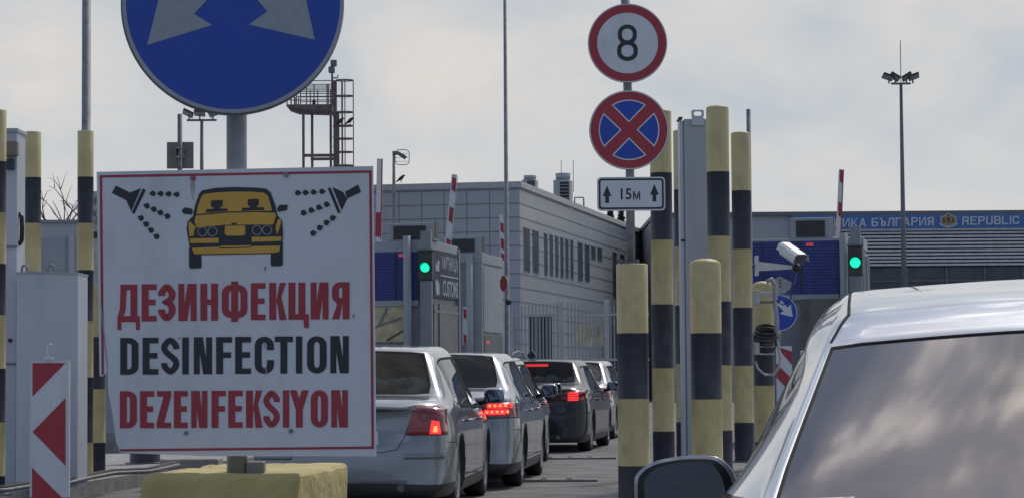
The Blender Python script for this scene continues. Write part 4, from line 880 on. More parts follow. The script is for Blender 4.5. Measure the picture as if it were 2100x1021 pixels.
#PART3
# ------------------------------------------------------------------ booths, lights, barriers
def booth(cpx, D, depth, width, top, label, side=True, blue=None, cream=None, led=None, pipe=None, kind=0, cols=None):
    s_ = F / D; o = empty('inspection_booth', ((cpx - 1050) / s_, D, 0), label, 'booth', 'checkpoint booths across the lanes', -AX)
    x = lambda px: (px - cpx) / s_ / math.cos(AX) * (1 - 0 * AX); roll = .0072 * (cpx - 1050); z = lambda py: 1.15 + (775 - py - roll) / s_
    zt = z(top); g = M['boothgrey']
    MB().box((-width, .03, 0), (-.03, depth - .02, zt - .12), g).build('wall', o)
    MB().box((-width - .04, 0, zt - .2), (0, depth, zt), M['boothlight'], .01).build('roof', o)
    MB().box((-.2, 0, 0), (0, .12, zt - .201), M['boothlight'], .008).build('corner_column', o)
    if blue:
        a, b, c, d = blue; mb = MB(); mb.box((x(a), 0, z(d)), (x(b), .03, z(c)), M['bluepanel']); n = 17; h = (z(c) - z(d)) / n
        for i in range(n): mb.box((x(a), -.012, z(d) + h * i + .004), (x(b), .0, z(d) + h * (i + 1) - .012), M['bluepanel'], .003)
        q = mb.build('roller_shutter', o); mb = MB(); k = (x(b) - x(a))
        for f in (0, .2, .6, 1.): mb.box((x(a) + k * f - .012, -.03, z(d)), (x(a) + k * f + .012, -.0125, z(c)), M['board'])
        mb.build('guide_rail', q); MB().box((x(a) + k * .66, -.03, z(c) - .09), (x(a) + k * .66 + .13, -.0125, z(c) - .035), M['redled']).build('red_display', o)
        MB().box((x(a), -.05, z(d) - .1), (x(b), .03, z(d)), M['boothlight'], .005).build('sill', o)
    if cream:
        a, b, c, d = cream; f = MB().box((x(a), -.02, z(d)), (x(b), .03, z(c)), M['cream']).build('window_blind', o)
        MB().tube([(x(a) + .3, -.03, z(d) + .3), (x(a) + .45, -.03, z(c) - .1)], .02, M['boothgrey'], 6).tube([(x(a) + .2, -.03, z(d) + .25), (x(b) - .1, -.03, z(d) + .42)], .018, M['boothgrey'], 6).tube([(x(b) - .35, -.03, z(d) + .03), (x(b) - .02, -.03, z(d) + .22)], .012, M['blackpl'], 6).build('window_frame', f)
    if led:
        a, b, c, d = led; e = MB().box((x(a), .05, zt + .001), (x(b), .45, z(c)), M['boothlight'], .01).build('message_display', o)
        MB().box((x(a) + .1, .03, max(z(d), zt + .03)), (x(b) - .14, .049, z(c) - .05), M['display']).build('screen', e)
        mb = MB()
        for i in range(5): mb.box((x(b) - .005, .12, zt + .05 + i * (z(c) - zt) / 5.5), (x(b) + .012, .4, zt + .1 + i * (z(c) - zt) / 5.5), M['blackpl'])
        mb.build('vent', e)
    if pipe:
        MB().lathe([(.07, 0), (.07, z(pipe[1]))], M['boothlight'], 14, (x(pipe[0]), -.14, 0)).build('downpipe', o)
    if side:
        fr = (Vector((0, 0, 0)), Vector((0, 1, 0)), Vector((0, 0, 1)), Vector((1, 0, 0)))
        if kind == 1:
            MB().box((-.02, .12, 2.56), (.02, depth - .04, 3.38), M['board']).build('sign_panel', o)
            mb = MB(); mb.box((.021, .62, 2.94), (.026, depth - .12, 2.965), M['letters'])
            text_on(mb, 'МИТНИЦА', (.72, 3.02, depth - .14, 3.3), .024, M['letters'], fr, .02); text_on(mb, 'CUSTOMS', (.78, 2.6, depth - .14, 2.88), .024, M['letters'], fr, .02)
            mb.prism([(.2, 3.2), (.32, 3.1), (.4, 3.22), (.52, 3.2), (.5, 3.02), (.24, 3.02)], None, .024, M['letters'], fr); mb.prism([(.2, 2.84), (.3, 2.88), (.5, 2.8), (.52, 2.62), (.3, 2.6), (.22, 2.7)], None, .024, M['letters'], fr)
            mb.build('lettering', o)
            w_ = MB().box((-.02, .14, 1.2), (.012, depth - .1, 2.46), M['winglass']).build('side_window', o); MB().box((.0125, .5, 1.2), (.03, .54, 2.46), M['boothgrey']).box((.0125, .14, 2.3), (.03, depth - .1, 2.34), M['boothgrey']).build('window_frame', w_)
            MB().box((-.05, depth - .04, 0), (.03, depth + .03, zt - .05), M['boothlight'], .005).build('rear_column', o)
        else:
            MB().box((-.02, .12, 2.1), (.01, depth - .06, zt - .25), M['boothlight']).build('side_panel', o)
            w_ = MB().box((-.02, .16, .95), (.008, depth - .1, 2.02), M['winglass']).build('side_window', o)
            MB().box((.0085, .3, 1.86), (.02, .62, 1.92), M['redled']).build('red_display', w_)
    if cols:
        for (y, wd) in cols: MB().box((-.03, y, 0), (.05, y + wd, zt - .3 + .0 * y), M['boothlight'], .005).build('rear_column', o)
    return o
booth(884, 42, 2.1, 2.6, 493, 'grey booth with CUSTOMS lettering on its side and a blue slatted shutter', True, (740, 857, 515, 615), (740, 833, 618, 700), (793, 888, 456, 490), (838, 484), 1)
booth(988, 49.5, 2.1, 2.2, 519, 'plain grey booth between the CUSTOMS booth and the flagpole', True, None, None, (908, 986, 484, 518), (965, 520), 0)
booth(1772, 42, 1.2, 2.2, 487, 'grey booth with wide blue slatted shutter behind the near car roof', True, (1530, 1722, 492, 602), None, (1625, 1711, 444, 487), (1733, 478), 0, [(.3, .12), (.75, .12)])
def right_booth_lower():
    D = 41.4; s_ = F / D; o = empty('service_cabinet', ((1640 - 1050) / s_, D, 0), 'drab grey equipment cabinet under the blue shutter beside the round arrow sign', 'cabinet', None, -AX)
    MB().box((0, 0, 0), (.85, .3, 1.15 + (775 - 617) / s_), mat('drab', (.12, .125, .12), .7, var=.3, scale=3, dirt=(.2, .2, .18), dirtamt=.4), .01).build('casing', o)
    MB().box((.35, -.012, .2), (.37, .0, 2.2), M['joint']).box((.1, -.03, 1.3), (.24, .0, 1.42), M['galvd'], .005).build('door_seam', o)
right_booth_lower()
def traffic_light(px, py, D, r, label):
    s_ = F / D; c = P(px, py, D); c.z = 0; zc = P(px, py, D).z; o = empty('traffic_light', (c.x, c.y, zc), label, 'traffic light', 'green lane signals on the booths', -AX)
    R = r / s_
    MB().box((-.12, 0, -.22), (.12, .18, .28), mat('signal_housing', (.05, .058, .055), .5), .015).build('housing', o)
    MB().box((-.14, -.04, .28), (.14, .18, .31), M['galvd'], .004).build('hood', o)
    MB().lathe([(R, -.012), (R * .98, -.022), (R * .6, -.03), (.001, -.034)], M['green'], 28, (0, 0, 0), 'y').build('lens', o)
    mb = MB(); n = 24
    for ro in (R * 1.15, R * 1.05):
        for i in range(n):
            a, b = (2 * math.pi * i / n for i in (i, i + 1)); 
            ya, yb = (-.01 - .11 * max(0, math.sin(t) + .5) / 1.5 for t in (a, b))
            mb.face([(ro * math.cos(a), 0.001, ro * math.sin(a)), (ro * math.cos(b), .001, ro * math.sin(b)), (ro * math.cos(b), yb, ro * math.sin(b)), (ro * math.cos(a), ya, ro * math.sin(a))], M['blackpl'])
    mb.build('visor', o)
    MB().box((-.09, .03, .311), (.09, .15, .62), M['boothgrey'], .005).box((-.1, .03, -zc), (.1, .15, -.221), M['boothgrey'], .005).build('mount', o)
traffic_light(872, 548, 41.6, 9.6, 'lit green lane signal on the corner of the CUSTOMS booth')
traffic_light(1754, 538, 41.6, 10.6, 'lit green lane signal right above the near silver car roof')
def barrier(b, t, D, w_, reds, label, leds=False, base=True, rededge=False, red2=None):
    s_ = F / D; p0 = P(b[0], b[1], D); p1 = P(t[0], t[1], D); d = (p1 - p0); o = empty('barrier_gate', (p0.x, p0.y, 0), label, 'barrier', 'raised red and white barrier arms')
    hw = w_ / s_ / 2; L_ = d.length; dn = d.normalized(); e = 1.2 if base else 0
    if base: e = (p0.z - .9) / dn.z
    st = p0 - dn * e - Vector((p0.x, p0.y, 0)); sd = Vector((dn.z, 0, -dn.x)); fr = (st, sd, dn, Vector((0, -1, 0)))
    T = L_ + e; mb = MB(); mb.prism([(-hw, 0), (hw, 0), (hw * .85, T), (-hw * .85, T)], -.05, 0, M['white'], fr); arm = mb.build('arm', o)
    f = lambda py: e + L_ * (py - b[1]) / (t[1] - b[1]); sl_ = hw * 1.1
    for (a, c) in reds:
        mb = MB(); mb.prism([(-hw * .5, f(c)), (hw * .84, f(c) - sl_), (hw * .84, f(a) - sl_ * .6), (-hw * .5, f(a))], None, .003, M['signred'], fr); mb.build('red_stripe', arm)
    mb = MB()
    if red2: mb.prism([(-hw * .9, f(red2[1])), (hw * .85, f(red2[1])), (hw * .85, f(red2[0])), (-hw * .9, f(red2[0]))], None, .003, M['signred'], fr)
    if rededge: mb.prism([(hw * .5, e), (hw * .85, e), (hw * .84, T), (hw * .5, T)], None, .0035, M['signred'], fr)
    if red2 or rededge: mb.build('red_band', arm)
    else: mb.bm.free()
    if leds:
        mb = MB(); n = int(L_ / .045)
        for i in range(n):
            q = e + i * .045; mb.prism([(hw * .95, q), (hw * 1.25, q), (hw * 1.25, q + .022), (hw * .95, q + .022)], -.02, 0, M['letters'] if i % 2 else M['greendim'], fr)
        mb.build('light_strip', arm)
    if base:
        MB().box((-.18, -.12, 0), (.18, .25, .95), M['boothlight'], .02).build('housing', o)
barrier((776, 490), (779, 326), 46, 14, [], 'raised barrier arm right against the edge of the disinfection sign', red2=(436, 486), rededge=True)
barrier((918, 502), (932, 358), 45.5, 13, [(363, 389), (424, 452), (488, 510)], 'raised leaning barrier arm with a light strip behind the CUSTOMS booth', True)
barrier((1030, 527), (1028, 440), 53, 10, [(456, 474), (488, 508), (518, 530)], 'short raised barrier arm just left of the flagpole')
barrier((1720, 486), (1726, 348), 45, 12, [(414, 442), (348, 372)], 'raised barrier arm standing before the blue fascia', rededge=True)
barrier((953, 705), (953, 628), 44.6, 9, [(632, 650), (684, 702)], 'low piece of striped barrier arm with light strip beside the CUSTOMS booth window', True, False)  # floating piece added as a solid stand-in for the leaning arm's reflection

def fence():
    D = 60; s_ = F / D; o = empty('picket_fence', ((1155 - 1050) / s_, D, 0), 'grey metal picket fence and gate in front of the grey panelled building', 'fence'); x = lambda px: (px - 1155) / s_; z = lambda py: 1.15 + (775 - py - .5) / s_
    mb = MB(); px = 1047
    while px < 1330:
        if abs(px - 1150) > 7 and abs(px - 1243) > 7:
            h = z(624 + 3 * math.sin(px * .02)); mb.box((x(px) - .018, 0, .08), (x(px) + .018, .03, h), M['boothlight'])
        px += 7.3
    mb.build('pickets', o)
    for a, b in ((646, 1), (738, 1)): MB().box((x(1044), -.04, z(a) - .03), (x(1330), .0, z(a) + .03), M['coping']).build('rail', o)
    for px, t in ((1048, 640), (1150, 616), (1243, 616)): MB().box((x(px) - .06, -.05, 0), (x(px) + .06, .07, z(t)), M['coping'], .01).build('fence_post', o)
    D = 66; s_ = F / D; o = MB().box((0, 0, 0), (60 / s_, .03, 44 / s_), M['cream'], .005).build('banner'); o.location = ((1175 - 1050) / s_, D, 1.15 + (775 - 710) / s_); tag(o, 'pale yellowish board seen through the picket fence', 'board')
    D = 70; s_ = F / D; o = empty('shaded_wall_box', ((1088 - 1050) / s_, D, 0), 'dark ribbed box added for the shaded corrugated wall behind the left picket fence', 'shade stand-in')  # added box; its dark ribs stand for shade on the building's corrugation
    mb = MB()
    for i in range(7): mb.box((i * .082, -.04, .1), (i * .082 + .045, 0, 1.15 + 127 / s_), M['galvd'])
    mb.box((-.03, 0, 0), (.6, 2.2, 1.15 + 130 / s_), M['slatdark']); mb.build('ribbed_wall', o)
fence()
def pole_things():
    D = 49.8; s_ = F / D; c = P(1040, 581, D); o = empty('stop_sign', c, 'red octagonal sign seen nearly edge-on on the flagpole', 'sign', None, R_(-62))
    r = 17 / s_; MB().prism(circ(0, 0, r * 1.06, 8, math.pi / 8, 2 * math.pi + math.pi / 8), -.01, 0, M['signwhite'], frame((0, -.08, 0))).prism(circ(0, 0, r, 8, math.pi / 8, 2 * math.pi + math.pi / 8), None, .002, M['signred'], frame((0, -.08, 0))).build('plate', o)
    MB().box((-.03, -.079, -.02), (.03, .0, .02), M['galvd']).build('clamp', o)
    c = P(1043, 618, 49.6); o = empty('dome_camera', c, 'tiny dark dome camera low on the flagpole', 'camera')
    MB().lathe([(.001, -.07), (.05, -.05), (.07, 0), (.06, .03)], M['blackpl'], 14).build('dome', o); MB().box((-.12, .0, .031), (.02, .06, .05), M['galvd']).build('arm', o)
pole_things()
def cctv():
    D = 29.6; s_ = F / D; c = P(1626, 520, D); o = empty('security_camera', c, 'white box security camera on a bracket right of the striped posts', 'security camera')
    fw = Vector((.34, -.86, -.36)).normalized(); rt = fw.cross(Vector((0, 0, 1))).normalized() * -1; rt = Vector((0, 0, 1)).cross(fw).normalized(); up = fw.cross(rt).normalized()
    if up.z < 0: up = -up
    Mx = Matrix((rt, fw, up)).transposed() * 1.06
    def T(mb):
        for v in mb.bm.verts: v.co = Mx @ v.co
        return mb
    T(MB().box((-.075, -.2, -.07), (.075, .17, .045), M['white'], .018)).build('housing', o)
    mb = MB(); fr = (Vector((0, 0, 0)), Vector((1, 0, 0)), Vector((0, 0, 1)), Vector((0, 1, 0)))
    mb.prism([(-.1, -.02), (-.085, .045), (-.05, .066), (.05, .066), (.085, .045), (.1, -.02), (.094, -.02), (.08, .04), (.048, .059), (-.048, .059), (-.08, .04), (-.094, -.02)], -.22, .215, M['white'], fr); T(mb).build('sunshield', o)
    h = T(MB().box((-.068, .171, -.062), (.068, .182, .04), M['galvd'], .004)).build('front_frame', o)
    T(MB().box((-.045, .183, -.045), (.045, .188, .022), M['winglass'])).build('lens_window', o)
    mb = MB(); q = lambda px, py, d=0: P(px, py, D + d) - c
    a, b = q(1555, 545), q(1624, 548)
    mb.prism([(a.x, a.z - .06), (b.x, b.z - .02), (b.x, b.z + .02), (a.x, a.z + .05)], -.04, .04, M['white'], (Vector((0, 0, 0)), Vector((1, 0, 0)), Vector((0, 0, 1)), Vector((0, -1, 0)))); mb.box((a.x - .04, -.06, a.z - .12), (a.x, .06, a.z + .12), M['white'], .006); mb.tube([(a.x - .04, 0, a.z), (a.x - .14, .2, a.z), (a.x - .12, .6, a.z)], .02, M['galvd'], 8); mb.build('bracket', o)
    MB().lathe([(.03, -.16), (.045, -.14), (.05, -.09), (.03, -.07)], M['blackpl'], 14, (q(1634, 548).x, 0, q(1634, 530).z)).build('swivel', o)
    MB().tube([q(1644, 545), q(1642, 575), q(1622, 590), q(1622, 612), q(1606, 625), q(1592, 615)], .009, M['blackpl'], 6).tube([q(1634, 550), q(1630, 580), q(1618, 600), q(1600, 603)], .008, M['galvd'], 6).build('cable', o)
    # fittings strapped on the short bollard
    D2 = 30.2; q = lambda px, py, d=0: P(px, py, D2 + d)
    o = empty('junction_box', q(1554, 610), 'grey junction box strapped high on the cable-wrapped bollard', 'junction box'); k = F / D2
    MB().box((-7 / k, -.05, -.09), (4 / k, .1, .09), M['coping'], .006).box((4 / k, -.04, .02), (30 / k, -.01, .07), M['coping'], .004).box((4 / k, -.04, -.07), (30 / k, -.01, -.04), M['galvd'], .004).build('box', o)
    o = empty('junction_box', q(1554, 715), 'lower pale junction box with two clamps on the cable-wrapped bollard', 'junction box')
    MB().box((-7 / k, -.05, -.07), (3 / k, .1, .08), M['coping'], .006).box((3 / k, -.045, .02), (34 / k, -.015, .055), M['coping'], .004).box((3 / k, -.045, -.075), (34 / k, -.015, -.05), M['coping'], .004).build('box', o)
    o = empty('conduit', q(1588, 640), 'grey flexible conduit running down the bollard under the security camera', 'conduit'); c2 = q(1588, 640)
    MB().tube([q(1572, 578) - c2, q(1582, 572) - c2, q(1590, 585) - c2, q(1589, 620) - c2, q(1593, 660) - c2, q(1592, 690) - c2], .03, M['boothlight'], 8).build('hose', o)
    o = empty('siren', q(1600, 590, .4), 'grey sloping siren housing with three dots just under the security camera', 'siren'); c3 = q(1600, 590, .4)
    mb = MB(); fr = frame((0, 0, 0)); uu = lambda px, py: ((px - 1600) / k, (590 - py) / k)
    mb.prism([uu(1582, 575), uu(1600, 566), uu(1624, 578), uu(1622, 590), uu(1604, 606), uu(1590, 606)], -.1, .0, M['boothlight'], fr); mb.build('housing', o)
    mb = MB()
    for py in (573, 580, 587): mb.prism(circ(*uu(1600, py), .012, 8), None, .003, M['blackpl'], fr)
    mb.build('dots', o)
    o = empty('cable_coil', q(1574, 700), 'coiled dark and grey cables looped round the black band of the short bollard', 'cable'); c4 = q(1574, 700); mb = MB()
    for i, (rx, ry, py, mm, rr) in enumerate(((24, 9, 684, M['blackpl'], .028), (22, 7, 690, M['galvd'], .014), (23, 10, 676, M['blackpl'], .018), (24, 6, 702, M['blackpl'], .012), (20, 22, 700, M['blackpl'], .012))):
        pts = [P(1572 + rx * math.cos(a * .262), py + ry * math.sin(a * .262), D2 + .10 - .17 * math.sin(a * .262)) - c4 for a in range(25)]; mb.tube(pts, rr, mm, 7, False)
    mb.build('coil', o); MB().tube([q(1549, 740) - c4, q(1554, 755) - c4, q(1568, 768) - c4, q(1586, 768) - c4, q(1598, 752) - c4, q(1600, 730) - c4, q(1594, 700) - c4], .016, M['coping'], 8).build('loose_loop', o)
cctv()
def arrow_sign():
    D = 40.5; s_ = F / D; fr = frame(P(1598, 641, D)); base = fr[0].copy(); base.z = 0; loc = (fr[0] - base, fr[1], fr[2], fr[3]); r = 37 / s_
    o = empty('arrow_sign', base, 'round blue sign with white arrow over a red and white chevron board', 'road sign')
    MB().tube([(0, .06, 0), (0, .06, loc[0].z + r)], .03, M['galv'], 10).build('post', o)
    mb = MB(); mb.prism(circ(0, 0, r, 48), -.015, 0, M['signwhite'], loc); mb.prism(circ(0, 0, r * .955, 48), None, .002, M['signblue'], loc); d = mb.build('disc', o)
    mb = MB(); q = lambda zx, zy: uvp(1500 + zx / 3.005, 560 + zy / 3.005, fr)
    mb.prism([q(*p) for p in [(378, 268), (366, 190), (345, 210), (308, 165), (280, 190), (322, 232), (296, 248)]], None, .004, M['signwhite'], loc); mb.build('arrow', d)
    mb = MB(); a, b = q(275, 448), q(372, 448); zlo = .3 - loc[0].z; mb.prism([(a[0], zlo), (b[0], zlo), (b[0], a[1]), (a[0], a[1])], -.015, 0, M['signwhite'], loc); c = mb.build('chevron_plate', o)
    mb = MB(); W_ = b[0] - a[0]; h = W_ * 1.2; z = a[1]
    i = 0
    while z - h * 1.0 > zlo + .3:
        mb.prism([(a[0], z), (b[0], z - h), (b[0], z - h * .28 if i == 0 else z - h * .2), (a[0] + (W_ * .01), z)][:4] if i == 0 else [(a[0], z), (b[0], z - h * .9), (b[0], z - h * .1), (a[0], z + h * .75)], None, .003, M['signred'], loc); z -= h * 1.65; i += 1
    mb.build('stripes', c)
arrow_sign()
o = empty('marker_post', (X(1655, 38), 38, 0), 'small red-topped pale post just left of the near car pillar', 'post')
MB().box((-.09, 0, 0), (.09, .1, 1.15 + 52 / (F / 38)), M['white'], .02).build('post', o); MB().box((-.08, -.006, 1.15 + 18 / (F / 38)), (.08, -.0005, 1.15 + 44 / (F / 38)), M['signred']).build('reflector', o)
#PART4
# ================================================================== CARS
def body_base(p):
    w = p['W'] / 2; H = p['H']; zb = .15; bt = p['belt']; zd = p['zd']; L_ = p['L']; rw = p.get('rw', .735); hd = p.get('hood', .80); wk = p.get('wk', .74)
    st = []; cn_ = p.get('crown', 0)
    def add(y, pts): st.append((y, pts))
    lo = lambda k1=.93, k2=.975, k3=.995, k4=.985: [(k1 * w, zb), (k2 * w, .26), (k3 * w, .58), (k4 * w, .76)]
    add(0.0, [(.80 * w, .15, .04), (.88 * w, .26, .0), (.89 * w, .54, .0), (.85 * w, .70, .06), (.80 * w, .84, .07), (.70 * w, zd - .085, .05), (.42 * w, zd - .06, .03), (0, zd - .045, .02)])
    add(.20, lo(.89, .95, .962, .945) + [(.92 * w, bt - .04), (.80 * w, zd - .0), (.5 * w, zd + .012), (0, zd + .02)])
    if p['yC'] > .5: add(p['yC'] * .6 + .05, lo(.92, .97, .99, .98) + [(.935 * w, bt - .01), (.82 * w, zd + .015), (.62 * w, zd + .028), (0, zd + .04)])
    add(p['yC'], lo() + [(.94 * w, bt), (.83 * w, zd + .02), (wk * w, zd + .035), (0, zd + .05)])
    ra = p.get('rear_drop', .03)
    add(p['yD'], lo() + [(.945 * w, bt + .0), (rw * w, H - .09 - ra - cn_), (p.get('rwD', rw * .86) * w, H - .03 - ra - cn_), (0, H - ra)])
    add(p['yE'], lo() + [(.945 * w, bt), (rw * 1.0 * w, H - .085 - ra * .4 - cn_), (rw * .87 * w, H - .022 - ra * .4 - cn_), (0, H - ra * .4)])
    add(p['yM'], lo() + [(.94 * w, bt - .015), (rw * 1.015 * w, H - .085 - cn_), (rw * .88 * w, H - .02 - cn_), (0, H)])
    add(p['yM'] + .09, lo() + [(.94 * w, bt - .015), (rw * 1.015 * w, H - .086 - cn_), (rw * .88 * w, H - .021 - cn_), (0, H)])
    add(p['yH'], lo() + [(.935 * w, bt - .03), (rw * .985 * w, H - .14), (rw * .84 * w, H - .07), (0, H - .04)])
    add(p['yI'], lo() + [(.92 * w, bt - .05), (.82 * w, bt + .01), (.74 * w, bt + .03), (0, bt + .06)])
    add(L_ - .55, lo(.86, .97, .985, .96) + [(.86 * w, hd - .06), (.78 * w, hd - .005), (.6 * w, hd + .02), (0, hd + .04)])
    add(L_ - .15, [(.7 * w, .24), (.88 * w, .36), (.89 * w, .52), (.85 * w, .64), (.78 * w, .68), (.7 * w, .70), (.5 * w, .72), (0, .73)])
    add(L_, [(.5 * w, .30, 0), (.66 * w, .38, 0), (.68 * w, .5, 0), (.64 * w, .58, 0), (.6 * w, .62, 0), (.5 * w, .64, 0), (.3 * w, .65, 0), (0, .66, 0)])
    bm = bmesh.new(); cr = bm.edges.layers.float.new('crease_edge'); rings = []
    for y, pts in st:
        ring = {}
        yy = lambda q: y + (q[2] if len(q) > 2 else 0)
        ring[0] = bm.verts.new((0, y + (.08 if y == 0 else 0), pts[0][1]))
        for i, q in enumerate(pts):
            if i < 7: ring[i + 1] = bm.verts.new((q[0], yy(q), q[1])); ring[-(i + 1)] = bm.verts.new((-q[0], yy(q), q[1]))
            else: ring[8] = bm.verts.new((0, yy(q), q[1]))
        rings.append(ring)
    order = [0, 1, 2, 3, 4, 5, 6, 7, 8, -7, -6, -5, -4, -3, -2, -1]
    names = ['A', 'B'] + (['B2'] if p['yC'] > .5 else []) + ['C', 'D', 'E', 'M', 'N', 'H', 'I', 'J', 'K', 'L']
    ix = {n: i for i, n in enumerate(names)}
    # material: 0 paint 1 rear glass 2 windscreen 3 side glass right 4 side glass left 5 underside 6 pillar black
    for i in range(len(rings) - 1):
        a, b = rings[i], rings[i + 1]; seg = names[i]
        for j in range(16):
            k0, k1 = order[j], order[(j + 1) % 16]
            f = bm.faces.new((a[k0], b[k0], b[k1], a[k1])); f.smooth = True; ks = {k0, k1}
            mi = 0
            if ks in ({0, 1}, {0, -1}, {1, 2}, {-1, -2}): mi = 5
            if seg == 'C' and ks in ({7, 8}, {8, -7}): mi = 1
            if seg == 'H' and ks in ({7, 8}, {8, -7}): mi = 2
            if seg in ('E', 'N', 'H'):
                if ks == {5, 6}: mi = 3
                if ks == {-5, -6}: mi = 4
            if seg == 'D' and p.get('quarter', True) and ks in ({5, 6}, {-5, -6}): mi = 3 if 5 in ks else 4
            if seg == 'M' and ks in ({5, 6}, {-5, -6}): mi = 6
            f.material_index = mi
    for r, fl in ((rings[0], 1), (rings[-1], 0)):
        for i in range(1, 7):
            v = (r[-i], r[i], r[i + 1], r[-(i + 1)]); f = bm.faces.new(v if fl else v[::-1]); f.smooth = True; f.material_index = 5 if i == 1 else 0
        for v in ((r[0], r[1], r[-1]), (r[7], r[8], r[-7])):
            try: f = bm.faces.new(v); f.smooth = True
            except ValueError: pass
    bmesh.ops.recalc_face_normals(bm, faces=bm.faces)
    def cre(v1, v2, val):
        e = bm.edges.get((v1, v2))
        if e: e[cr] = val
    for i in range(ix['C'], ix['I']):
        for k in (5, 6, 7):
            for s in (1, -1): cre(rings[i][s * k], rings[i + 1][s * k], .55 if k != 6 else .35)
    for n, val in (('C', .75), ('D', .6), ('H', .6), ('I', .7)):
        r = rings[ix[n]]
        for a, b in ((7, 8), (8, -7)): cre(r[a], r[b], val)
        for a, b in ((6, 7), (-6, -7)): cre(r[a], r[b], val * .5)
    for n in ('E', 'M', 'N') + (('D',) if p.get('quarter', True) else ()):
        for s in (1, -1): cre(rings[ix[n]][5 * s], rings[ix[n]][6 * s], .9)
    for s in (1, -1):
        for q in ('A', 'B'): cre(rings[ix[q]][5 * s], rings[ix[q]][6 * s], .0)
        for i in range(len(rings) - 1): cre(rings[i][s], rings[i + 1][s], .8); cre(rings[i][2 * s], rings[i + 1][2 * s], .4)
        cre(rings[0][s], rings[0][2 * s], .6); cre(rings[0][s], rings[0][-s], .6)
        cre(rings[0][6 * s], rings[0][7 * s], .85); cre(rings[0][7 * s], rings[0][8], .85); cre(rings[0][6 * s], rings[1][6 * s], .2)
    return bm
def tmp_mesh(bm, mods):
    me = bpy.data.meshes.new('tmp'); bm.to_mesh(me); bm.free()
    for i in range(7): me.materials.append(M['black'])
    o = bpy.data.objects.new('tmp', me); C.objects.link(o)
    mods(o); dg = bpy.context.evaluated_depsgraph_get(); r = bpy.data.meshes.new_from_object(o.evaluated_get(dg))
    bpy.data.objects.remove(o); return r
def build_car(name, label, p, pm, pos, heading, lvl=2, group='cars queuing at the checkpoint'):
    w = p['W'] / 2; L_ = p['L']; yr, yf = p.get('yr', 1.0), p.get('yr', 1.0) + p.get('wb', 2.7)
    loc = Vector((pos[0], pos[1], 0)) - Matrix.Rotation(-heading, 3, 'Z') @ Vector((w - .04, yr, 0))
    root = empty(name, loc, label, 'car', group, -heading)
    cutters = []
    for s in (-1, 1):
        for y in (yr, yf):
            b = MB(); b.lathe([(.36, -.17), (.36, .17)], M['black'], 32, (s * (w - .04), y, .315), 'x'); c = b.build('cut'); 
            for q in range(6): c.data.materials.append(M['black'])
            for f in c.data.polygons: f.material_index = 5
            cutters.append(c)
    def mods(o):
        m_ = o.modifiers.new('s', 'SUBSURF'); m_.levels = lvl; m_.render_levels = lvl
        for c in cutters:
            b = o.modifiers.new('b', 'BOOLEAN'); b.operation = 'DIFFERENCE'; b.object = c; b.solver = 'EXACT'
    me = tmp_mesh(body_base(p), mods)
    for c in cutters: bpy.data.objects.remove(c)
    bm = bmesh.new(); bm.from_mesh(me); bpy.data.meshes.remove(me)
    bvh = BVHTree.FromBMesh(bm)
    sealv = 20
    for mi in (1, 2, 3, 4):
        fs = [f for f in bm.faces if f.material_index == mi]
        r = bmesh.ops.inset_region(bm, faces=fs, thickness=p.get('seal', .022), depth=-.004, use_even_offset=True)
        for f in r['faces']: f.material_index = 6
    gname = {1: 'rear_window', 2: 'windscreen', 3: 'side_window', 4: 'side_window'}
    gm = {1: p['rg'], 2: M['autoglass'], 3: M['autoglass'], 4: M['autoglass']}
    for mi, nm in gname.items():
        b2 = bm.copy(); bmesh.ops.delete(b2, geom=[f for f in b2.faces if f.material_index != mi], context='FACES')
        for f in b2.faces: f.material_index = 0
        m2 = bpy.data.meshes.new(nm); b2.to_mesh(m2); b2.free(); m2.materials.append(gm[mi]); o = bpy.data.objects.new(nm, m2); C.objects.link(o); o.parent = root
    bmesh.ops.delete(bm, geom=[f for f in bm.faces if f.material_index in (1, 2, 3, 4)], context='FACES')
    for f in bm.faces:
        if f.material_index == 0 and abs(f.normal.z) < 2: pass
        f.material_index = {0: 0, 5: 1, 6: 2}.get(f.material_index, 0)
    me = bpy.data.meshes.new('body'); bm.to_mesh(me); bm.free()
    for k in (pm, M['blackpl'], M['seal']): me.materials.append(k)
    body = bpy.data.objects.new('body', me); C.objects.link(body); body.parent = root
    def hit(q, d):
        d = Vector(d).normalized(); r = bvh.ray_cast(Vector(q) - d * 1.5, d, 4)
        return (r[0], r[1]) if r[0] is not None else (Vector(q), -d)
    def patch(nm, cs, d, mm, off=.006, nu=8, nv=6, par=body, th=.02):
        mb = MB(); tl, tr, br, bl = [Vector(c) for c in cs]; G = []
        for i in range(nv + 1):
            row = []
            for j in range(nu + 1):
                a, b = j / nu, i / nv; q = (tl * (1 - a) + tr * a) * (1 - b) + (bl * (1 - a) + br * a) * b
                h, n = hit(q, d); row.append((h + n * off, h - n * th))
            G.append(row)
        V = [[mb.bm.verts.new(c[0]) for c in r] for r in G]; k = mb.mi(mm)
        for i in range(nv):
            for j in range(nu): f = mb.bm.faces.new((V[i][j], V[i][j + 1], V[i + 1][j + 1], V[i + 1][j])); f.smooth = True
        bd = [(0, j) for j in range(nu)] + [(i, nu) for i in range(nv)] + [(nv, j) for j in range(nu, 0, -1)] + [(i, 0) for i in range(nv, 0, -1)]
        bk = [mb.bm.verts.new(G[i][j][1]) for i, j in bd]
        for k2 in range(len(bd)):
            n2 = (k2 + 1) % len(bd); a = V[bd[k2][0]][bd[k2][1]]; b = V[bd[n2][0]][bd[n2][1]]; mb.bm.faces.new((a, b, bk[n2], bk[k2]))
        return mb.build(nm, par)
